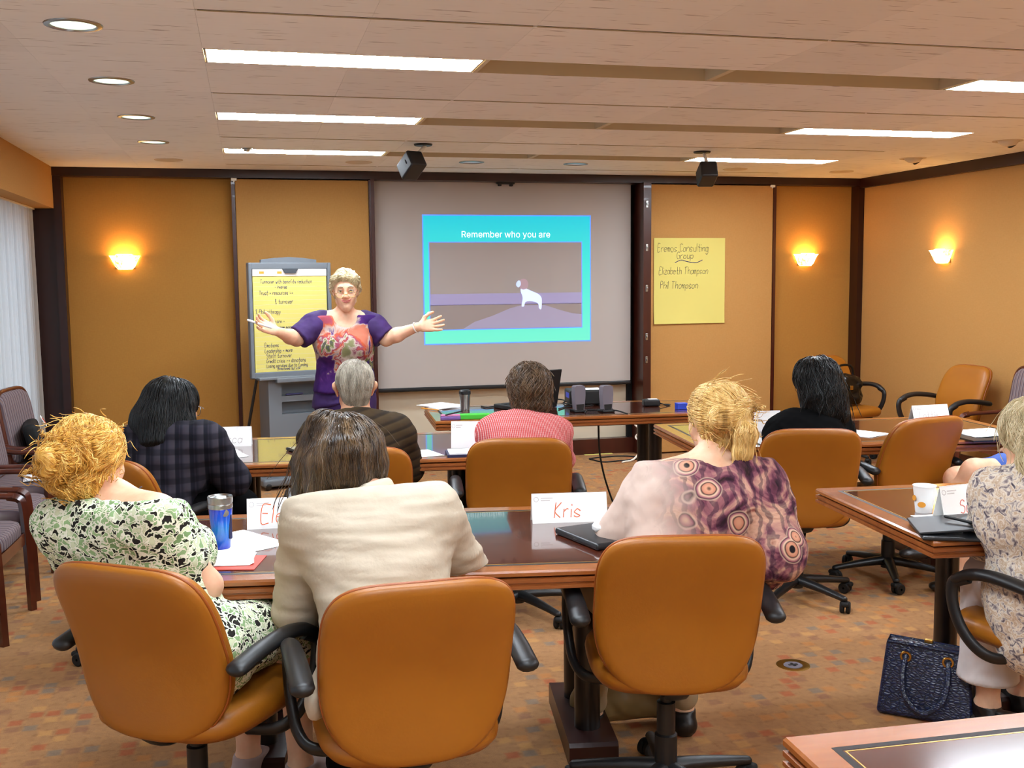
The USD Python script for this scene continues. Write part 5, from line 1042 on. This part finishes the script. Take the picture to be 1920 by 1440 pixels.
tent('white name card reading Kris in orange on the front table', 1067, 976, -8, 'Kris', 'ink_orange', .262, .098, .052, -.055)
tent('white name card with faint grey lettering before the woman in plaid', 424, 836, -6, 'Rebecca', 'ink_pale', .26, .098, .045, -.10)
tent('blank white card standing left of the red checked shirt', 884, 838, -14, '', 'ink_pale', .20, .13)
tent('white name card beside the woman in black, left of her', 1420, 808, -10, '', 'ink_pale', .25, .11)
tent('white name card at the back of the right rear table', 1742, 788, 2, 'Lottie', 'ink_pale', .24, .09, .04, -.08)
tent('white name card reading Susan in red behind the paper cup', 1812, 968, 8, 'Susan', 'ink_red', .25, .115, .045, -.05)

# papers, folders
def sheet_at(name, label, cat, u, v, rot, w, h, m_='white_paper', dz=0.0, t=.0012, n=1, z=TH):
    c = ontop(u, v, z + dz); x = thing(name, label, cat, c + V([0, 0, .0006]), rot)
    for i in range(n):
        part('sheet' if m_ in ('white_paper',) else 'cover', move(box(-w / 2, w / 2, -h / 2, h / 2, i * t, (i + 1) * t - .0002), (0, 0, 0), rz=i * 4), m_, x, smooth=False)
    return x
plain('red_folder', (206, 70, 52), .6); plain('navy_cover', (34, 36, 74), .5); plain('black_vinyl', (26, 28, 32), .38); plain('green_box', (70, 196, 60), .45); plain('pink_box', (196, 120, 160), .5); plain('purple_box', (120, 90, 160), .5); plain('blue_plastic', (40, 70, 190), .4); plain('yellow_pen', (236, 220, 60), .4)
sheet_at('paper_sheet', 'white sheet under the blue tumbler', 'paper', 445, 1018, 32, .22, .28)
sheet_at('red_folder', 'red folder under the papers near the green dress', 'folder', 418, 1056, -14, .225, .16, 'red_folder', 0, .002)
sheet_at('paper_stack', 'small stack of white papers on the red folder', 'paper', 412, 1050, -8, .20, .15, 'white_paper', .003, .0012, 3)
sheet_at('paper_stack', 'white papers in front of the woman in plaid', 'paper', 415, 853, 12, .20, .24, 'white_paper', 0, .0012, 2)
solo('pen', rtube([ontop(398, 860, TH + .009), ontop(428, 851, TH + .009)], .004), 'black_plastic', 'dark pen lying on the papers before the woman in plaid', 'pen')
sheet_at('paper_sheet', 'white sheet at the right elbow of the grey-haired man', 'paper', 778, 852, 14, .22, .20)
x = sheet_at('notebook', 'navy notebook with white pages at the left of the red checked shirt', 'notebook', 880, 852, -6, .22, .16, 'navy_cover', 0, .012)
part('page', box(-.10, .10, -.07, .07, .012, .018), 'white_paper', x, smooth=False)
c = ontop(553, 846, TH); x = thing('mobile_phone', 'dark mobile phone on the second table left of the brown bob', 'phone', c, 20); part('body', rbox(.055, .10, .016, .006, (0, 0, .0085)), 'black_plastic', x); part('screen', box(-.022, .022, -.04, .04, .0166, .0170), 'steel', x)
# black folio near the peacock blouse, with a white mouse on it
c = ontop(1128, 1010, TH); x = thing('black_folio', 'black zipped folio on the front table beside the peacock blouse', 'folio', c, 14); part('cover', rbox(.20, .26, .022, .008, (0, 0, .0115)), 'black_vinyl', x); part('zip', tube([(-.094, -.12, .0115), (-.0985, 0, .0115), (-.094, .12, .0115)], .002, n=6), 'steel', x)
solo('crumpled_tissue', (lambda m: m)(move(trimesh.Trimesh(*(lambda v, f: (v * V([.038, .046, .022]) * (1 + .25 * (meshkit.fbm(v * 3, 3, 5) - .5))[:, None], f))(V(trimesh.creation.icosphere(3, 1).vertices), trimesh.creation.icosphere(3, 1).faces), process=False), ontop(1133, 1000, TH + .022) + V([0, 0, .020]))), 'white_paper', 'small rounded white tissue lying on the black folio', 'tissue', smooth=True)

# tumblers and cup
mat('blue_acrylic', {'t': ('texture_coordinate', {}), 's': ('separate_xyz', {}), 'm': ('map_range', {'from_min': 0.0, 'from_max': .13}), 'r': ('rgb_ramp', {'ramp': [(0, lin(14, 40, 170)), (.5, lin(20, 120, 200)), (.75, lin(20, 90, 210)), (1, lin(30, 60, 190))]}), 'p': ('principled_bsdf', {'roughness': .12, 'coat_weight': .6, 'transmission_weight': .0})},
    [('t.object', 's.vector'), ('s.z', 'm.value'), ('m.result', 'r.fac'), ('r.color', 'p.base_color')])
c = ontop(416, 1028, TH); x = thing('travel_tumbler', 'blue travel tumbler with a steel lid on the front table', 'tumbler', c + V([0, 0, .0016]))
part('body', lathe([(0, 0), (.026, 0), (.028, .004), (.030, .05), (.034, .09), (.0365, .125), (.0365, .130), (0, .130)], 40), 'blue_acrylic', x); part('collar', lathe([(.0372, .128), (.038, .130), (.038, .140), (.036, .143), (.0372, .128)], 40), 'steel', x)
part('lid', lathe([(0, .160), (.026, .158), (.034, .160), (.0375, .166), (.0392, .164), (.0385, .146), (.0365, .142), (0, .142)], 40), 'steel', x); part('sip_plug', rbox(.03, .014, .01, .004, (.004, -.012, .163)), 'white_paper', x)
part('badge', move(lathe([(0, .0015), (.011, .001), (.0115, 0), (0, 0)], 24), (.0145, -.0325, .117), rx=84), 'steel', x)
part('grip', rbox(.012, .012, .08, .005, (.028, -.014, .07)), 'navy_cover', x)
c = ontop(872, 768, TH); x = thing('travel_tumbler', 'steel travel tumbler with a black lid on the presentation table', 'tumbler', c, 0)
part('body', lathe([(0, 0), (.027, 0), (.029, .004), (.033, .06), (.036, .10), (0, .10)], 36), 'steel', x); part('lid', lathe([(0, .128), (.03, .128), (.038, .120), (.0385, .102), (.036, .099), (0, .099)], 36), 'black_plastic', x)
c = ontop(1732, 960, TH); x = thing('paper_cup', 'white paper cup with an orange oval mark on the right table', 'cup', c, 0)
part('cup', lathe([(0, .002), (.026, .002), (.028, 0), (.029, .004), (.0385, .092), (.0405, .094), (.0405, .097), (.038, .0975), (.0365, .093), (.027, .006), (0, .006)], 40), 'card_white', x)
for a, zz0 in ((-138, .032), (-190, .052)): 
    o_ = move(extr([(.014 * math.cos(k), .010 * math.sin(k)) for k in np.linspace(0, 6.28, 24)[:-1]], .0006), (0, 0, 0), rx=84); o_.apply_translation([0, -.0305 - .108 * zz0, zz0]); part('oval_mark', move(o_, (0, 0, 0), rz=a + 90), 'logo_orange', x)

# presentation table clutter
sheet_at('paper_stack', 'loose white papers at the left end of the presentation table', 'paper', 830, 762, 20, .22, .28, 'white_paper', 0, .002, 4)
solo('pencil', rtube([ontop(776, 766, TH + .006) + V([.05, 0, 0]), ontop(822, 769, TH + .006)], .004), 'logo_orange', 'orange pencil under the papers at the left end of the presentation table', 'pencil')
c = ontop(889, 786, TH); x = thing('green_box', 'flat green box on the front edge of the presentation table', 'box', c, -4); part('box', rbox(.20, .07, .028, .004, (0, .03, .0145)), 'green_box', x)
c = ontop(845, 788, TH); x = thing('tissue_packet', 'pink and purple packet left of the green box', 'packet', c, -8); part('packet', rbox(.12, .07, .022, .006, (0, .03, .0115)), 'purple_box', x); part('label', rbox(.116, .06, .008, .003, (0, .032, .026)), 'pink_box', x)
solo('pen', rtube([ontop(836, 778, TH + .034), ontop(866, 771, TH + .034)], .0045), 'black_plastic', 'dark pen lying across the pink packet', 'pen')
c = ontop(985, 764, TH); x = thing('laptop_computer', 'black laptop computer opened on the presentation table, its lid showing beside the curly head', 'laptop', c, 24)
part('base', rbox(.34, .24, .026, .006, (0, 0, .014)), 'black_plastic', x); part('keyboard', box(-.14, .14, -.03, .08, .027, .0285), 'black_matte', x)
lidm = rbox(.34, .012, .235, .005, (0, 0, .1175)); lidm = move(lidm, (0, -.118, .022), rx=12); part('lid', lidm, 'black_plastic', x)
scr_ = move(box(-.15, .15, .0062, .007, .02, .215), (0, -.118, .022), rx=12); glow('laptop_glow', (120, 200, 230), .8); part('screen', scr_, 'laptop_glow', x, smooth=False)
c = ontop(1100, 760, TH); x = thing('projector', 'black data projector with a white label on the presentation table', 'projector', c, -6)
part('body', rbox(.24, .20, .095, .012, (0, .06, .055)), 'black_plastic', x); part('top_label', box(-.03, .10, .0, .12, .1026, .1034), 'white_paper', x); part('side_light', box(-.1206, -.1200, -.01, .10, .05, .085), 'blue_plastic', x)
part('lens', move(lathe([(0, 0), (.03, 0), (.034, .006), (.034, .03), (0, .03)], 28), (.05, .158, .06), rx=-90), 'black_matte', x)
for s in (-1, 1):
    for q in (-1, 1): part('foot', move(lathe([(0, 0), (.012, 0), (.012, .010), (0, .010)], 14), (s * .09, .06 + q * .07, 0)), 'black_matte', x)
plain('speaker_grille', (116, 108, 116), .7)
for i, (u, lab) in enumerate(((1088, 'slim grey computer speaker left of its twin on the presentation table'), (1140, 'slim grey computer speaker on the right, nearer the cables'))):
    c = ontop(u, 773, TH); x = thing('computer_speaker', lab, 'loudspeaker', c, 4)
    part('cabinet', extr([(-.028, .012), (.028, .012), (.036, .11), (.034, .158), (.024, .166), (-.024, .166), (-.034, .158), (-.036, .11)], .06, 'xz'), 'speaker_grille', x, smooth=False); part('stand', rbox(.085, .09, .014, .005, (0, .03, .0075)), 'black_plastic', x); part('front_trim', extr([(-.022, .016), (.022, .016), (.026, .05), (-.026, .05)], .003, 'xz').apply_translation([0, -.003, 0]), 'black_plastic', x)
c = ontop(1222, 762, TH); x = thing('power_adapter', 'black power adapter with a coiled lead on the presentation table', 'adapter', c, -8); part('body', rbox(.11, .07, .045, .012, (0, .02, .0235)), 'black_plastic', x); part('lead', tube(spline([(.055, .02, .02), (.10, .0, .006), (.13, .04, .006), (.06, .07, .006)], 8), .0035, n=6), 'black_matte', x); part('label', box(-.02, .04, -.001, .04, .0462, .0468), 'white_paper', x)
c = ontop(1280, 768, TH); x = thing('blue_box', 'small blue box on the right of the presentation table', 'box', c, 0); part('box', rbox(.068, .05, .034, .003, (0, .025, .0175)), 'blue_plastic', x); part('lid', rbox(.070, .052, .010, .003, (0, .025, .036)), 'blue_plastic', x)
r_ = np.random.default_rng(5)
for i, (a, b, lab) in enumerate((((905, 762), (965, 770), 'black cable lying left of the curly head'), ((1030, 748), (1098, 770), 'black cable between laptop and projector'), ((1040, 766), (1110, 760), 'black cable looping in front of the projector'), ((1095, 772), (1162, 774), 'black cable tangled at the feet of the speakers'), ((1118, 758), (1160, 772), 'black cable behind the right speaker'))):
    pa, pb = ontop(*a), ontop(*b); k = np.linspace(0, 1, 6)[:, None]; pts = pa * (1 - k) + pb * k + np.c_[r_.normal(0, .02, 6), r_.normal(0, .05, 6), np.zeros(6)]; pts[:, 2] = TH + .005 + .012 * (i % 2) * np.sin(k[:, 0] * 3.14)
    solo('cable', tube(spline(pts, 6), .0045, n=6), 'black_matte', lab, 'cable')
def floorc(name, pix, rad, m_, lab, zs=None):
    p = V([ontop(u, v, rad) if zs is None or zs[i] is None else ontop(u, v, zs[i]) for i, (u, v) in enumerate(pix)]); return solo(name, tube(spline(p, 7), rad, n=6), m_, lab, 'cable')
p0 = ontop(1122, 796, .66); cb = [p0, p0 + V([.03, .06, -.2]), p0 + V([.10, .12, -.42]), p0 + V([.20, .15, -.62]), V([*(p0 + V([.32, .10, 0]))[:2], .006]), V([*(p0 + V([.50, -.35, 0]))[:2], .006])]
solo('cable', tube(spline(cb, 8), .006, n=6), 'black_matte', 'black cable hanging from the presentation table down to the carpet', 'cable')
floorc('cable', [(1105, 860), (1130, 866), (1160, 864), (1190, 861), (1200, 858), (1170, 855), (1130, 857), (1106, 860), (1112, 862)], .006, 'black_matte', 'black cable lying in a loop on the carpet below the presentation table')
p1 = [V([3.22, 8.66, .44]), V([3.26, 8.62, .36]), V([3.22, 8.66, .30]), V([3.27, 8.63, .24]), V([3.23, 8.66, .18]), V([3.27, 8.60, .12]), V([3.16, 8.50, .02]), V([3.02, 8.42, .01])]
solo('cable', tube(spline(p1, 7), .008, n=6), 'white_clip', 'white tangled cable hanging by the dark frame of the screen', 'cable')
solo('yellow_strip', box(-.13, .13, -.05, .05, 0.0, .004).apply_translation(ontop(1120, 851, 0)), 'pad_yellow', 'yellow strip lying on the carpet at the wall below the screen', 'strip')
solo('floor_outlet', join(move(lathe([(0, .003), (.042, .003), (.057, .004), (.067, .0015), (.067, 0), (0, 0)], 36), ontop(1487, 1247, 0)), ), 'brass', 'round brass floor outlet cover in the carpet', 'floor outlet')
x = thing('outlet_insert', 'grey insert of the round brass floor outlet', 'outlet insert', ontop(1487, 1247, .004)); part('plate', lathe([(0, .002), (.036, .002), (.038, 0), (0, 0)], 30), 'speaker_grille', x); part('slot', box(-.02, .02, -.006, .006, .002, .0028), 'black_matte', x); part('slot', box(-.006, .006, -.018, .018, .002, .0030), 'black_matte', x)

# papers of the rear right table
sheet_at('paper_stack', 'white papers left of the woman in black', 'paper', 1422, 830, 4, .20, .24, 'white_paper', 0, .0014, 2)
solo('pen', rtube([ontop(1405, 826, TH + .008), ontop(1425, 834, TH + .008)], .004), 'black_plastic', 'dark pen on the papers left of the woman in black', 'pen')
sheet_at('paper_sheet', 'white sheet right of the woman in black', 'paper', 1612, 813, 25, .20, .24, 'white_paper', 0, .0014, 2)
sheet_at('black_folder', 'black folder under white papers at the end of the rear right table', 'folder', 1850, 820, -4, .33, .28, 'black_vinyl', 0, .008)
sheet_at('paper_stack', 'white papers on the black folder at the rear right table', 'paper', 1848, 812, -2, .29, .24, 'white_paper', .009, .0014, 3)
# the right table: portfolio, papers, pens
c = ontop(1795, 1000, TH); x = thing('black_portfolio', 'open black leather portfolio on the right table beside the cup', 'portfolio', c, -24)
part('cover', rbox(.26, .24, .012, .005, (0, 0, .0065)), 'black_vinyl', x); part('flap', move(rbox(.25, .22, .008, .003, (0, 0, 0)), (-.01, .02, .028), ry=-6), 'black_vinyl', x); part('spine', rbox(.02, .24, .022, .008, (.125, 0, .0115)), 'black_vinyl', x)
sheet_at('paper_stack', 'white papers lying between the paper cup and the portfolio', 'paper', 1790, 972, -8, .26, .12, 'white_paper', .001, .0014, 3)
solo('pen', rtube([ontop(1772, 968, TH + .046), ontop(1822, 980, TH + .046)], .005), 'black_plastic', 'black pen clipped on the black portfolio', 'pen')
solo('highlighter', rtube([ontop(1806, 966, TH + .012), ontop(1830, 960, TH + .012)], .006), 'yellow_pen', 'yellow highlighter lying before the Susan name card', 'pen')

# bags
mat('croc_navy', {'t': ('texture_coordinate', {}), 'm': ('mapping', {'scale': (60, 60, 110)}), 'v': ('voronoi_texture', {'scale': 1.0, 'feature': 'distance_to_edge'}), 'r': ('rgb_ramp', {'ramp': [(0, lin(10, 14, 30)), (.2, lin(28, 40, 76))]}), 'b': ('bump', {'strength': .7, 'distance': .004}), 'p': ('principled_bsdf', {'roughness': .28})},
    [('t.object', 'm.vector'), ('m.vector', 'v.vector'), ('v.distance', 'r.fac'), ('r.color', 'p.base_color'), ('v.distance', 'b.height'), ('b.normal', 'p.normal')])
def hullpts(pts, r): s = m3.Manifold.sphere(r, 14); return m3.Manifold.batch_hull([s.translate(tuple(map(float, p))) for p in pts])
t = thing('handbag', 'navy crocodile pattern handbag leaning at the right table base', 'handbag', (2.30, 3.21, 0), -42)
bm = tm(hullpts([(-.145, -.05, .018), (.145, -.05, .018), (-.145, .06, .018), (.145, .06, .018), (-.125, .0, .245), (.125, .0, .235), (-.125, .03, .245), (.125, .03, .235)], .016)); part('body', bm, 'croc_navy', t)
part('rim', tube([(-.134, -.014, .259), (.134, -.014, .249), (.134, .044, .249), (-.134, .044, .259)], .007, n=8, closed=True), 'croc_navy', t)
for s, y_ in ((1, -.045), (1, .075)):
    part('handle', tube(spline([(-.07, y_ + .02, .215), (-.075, y_ - .015 * np.sign(.02 - y_), .16), (-.06, y_ - .045 * np.sign(.02 - y_), .09), (0, y_ - .055 * np.sign(.02 - y_), .045), (.06, y_ - .045 * np.sign(.02 - y_), .09), (.075, y_ - .015 * np.sign(.02 - y_), .16), (.07, y_ + .02, .215)], 6), .009, .005, 8, up=(0, 1, 0)), 'croc_navy', t)
for xx in (-.07, .07): part('ring', move(tube([(.016 * math.cos(a), 0, .016 * math.sin(a)) for a in np.linspace(0, 6.28, 18)[:-1]], .0045, n=6, closed=True, up=(0, 1, 0)), (xx, -.030, .215)), 'gold', t)
part('clasp', rbox(.03, .012, .016, .004, (0, .016, .268)), 'gold', t)
plain('tan_leather', (132, 108, 66), .5)
t = thing('shoulder_bag', 'slouchy tan shoulder bag on the carpet under the chair of the peacock blouse', 'handbag', (1.215, 3.43, 0), -6)
F = Field(.04); F.bone((-.08, 0, .09), (.12, 0, .09), .085, .085, (0, 1, 0), .65); F.bone((-.05, 0, .22), (.08, 0, .22), .06, .06, (0, 1, 0), .6); F.below((0, 0, .006), (0, 0, -1)); part('body', shape(F, .008, .02, 10, 4), 'tan_leather', t, smooth=True)
part('strap', tube(spline([(-.05, 0, .25), (-.02, -.05, .28), (.10, -.06, .18), (.22, -.05, .20), (.25, -.04, .10), (.20, -.03, .02), (.13, 0, .05)], 8), .008, .005, 8), 'chair_wood', t); part('clasp', move(lathe([(0, .006), (.014, .005), (.016, 0), (0, 0)], 20), (-.03, -.042, .25), rx=70), 'gold', t)
mat('glossy_black', {'p': ('principled_bsdf', {'base_color': lin(12, 12, 13), 'roughness': .22})})
t = thing('black_handbag', 'glossy black handbag on the swivel chair in the far right corner', 'handbag', (4.87, 8.03, .472), 186)
F = Field(.04); F.bone((-.11, 0, .06), (.11, 0, .06), .065, None, (0, 1, 0), .9); F.bone((-.10, 0, .16), (.10, 0, .16), .065, None, (0, 1, 0), .8); F.bone((-.07, 0, .22), (.07, 0, .22), .045, None, (0, 1, 0), .7); F.below((0, 0, .002), (0, 0, -1)); part('body', shape(F, .009, .03, 11, 7), 'glossy_black', t, smooth=True)
part('handle', tube(spline([(-.09, 0, .24), (-.06, .0, .33), (.06, .0, .33), (.09, 0, .24)], 8), .010, .006, 8, up=(0, 1, 0)), 'glossy_black', t); part('clasp', rbox(.03, .01, .035, .004, (-.03, .055, .15)), 'gold', t)
t = thing('document_bag', 'dark document bag with a white and red tag on the farthest wooden armchair', 'bag', (-1.24, 7.12, .462), -80)
part('body', move(rbox(.34, .09, .24, .03, (0, 0, .12)), (0, -.06, .012), rx=14), 'black_matte', t); part('tag', move(rbox(.10, .006, .07, .002, (0, 0, 0)), (-.10, -.035, .235), rx=30), 'white_paper', t); part('tag_print', move(box(-.03, .03, .003, .0045, -.02, .02), (-.10, -.035, .235), rx=30), 'red_folder', t); part('strap', tube(spline([(-.12, -.02, .1), (0, .05, .06), (.12, .04, .04)], 6), .012, .004, 6), 'white_clip', t)
t = thing('paper_stack', 'white papers on the seat of the third wooden armchair', 'paper', (-1.17, 6.48, .464), 10)
for i in range(3): part('sheet', move(box(-.11, .11, -.14, .14, i * .003, i * .003 + .002), (0, 0, 0), rz=i * 5), 'white_paper', t, smooth=False)

# spot heads under the ceiling
def spot(mx, my, hx, hy, hz, rx, rz, lab):
    t = thing('ceiling_spot', lab, 'spotlight', (mx, my, H))
    part('mount', lathe([(0, -.012), (.055, -.012), (.06, -.006), (.06, 0), (0, 0)], 28), 'black_plastic', t)
    part('arm', tube([(0.015, 0, -.01), (.015 + hx * .4, hy * .4, hz * .5), (hx, hy, hz)], .012, n=10), 'white_clip', t)
    part('head', move(rbox(.12, .16, .12, .014), (hx, hy, hz - .05), rz=rz, rx=rx), 'black_plastic', t); part('snout', move(lathe([(0, 0), (.045, 0), (.05, .01), (.05, .05), (0, .05)], 24), (hx, hy, hz - .05), rx=rx + 90), 'black_matte', t)
spot(1.13, 6.96, -.08, -.02, -.09, -35, 25, 'black projector spot on a white arm under the ceiling, left of the screen')
spot(3.12, 7.05, .02, -.04, -.11, -25, -10, 'black projector spot on a white arm under the ceiling, right of the screen')
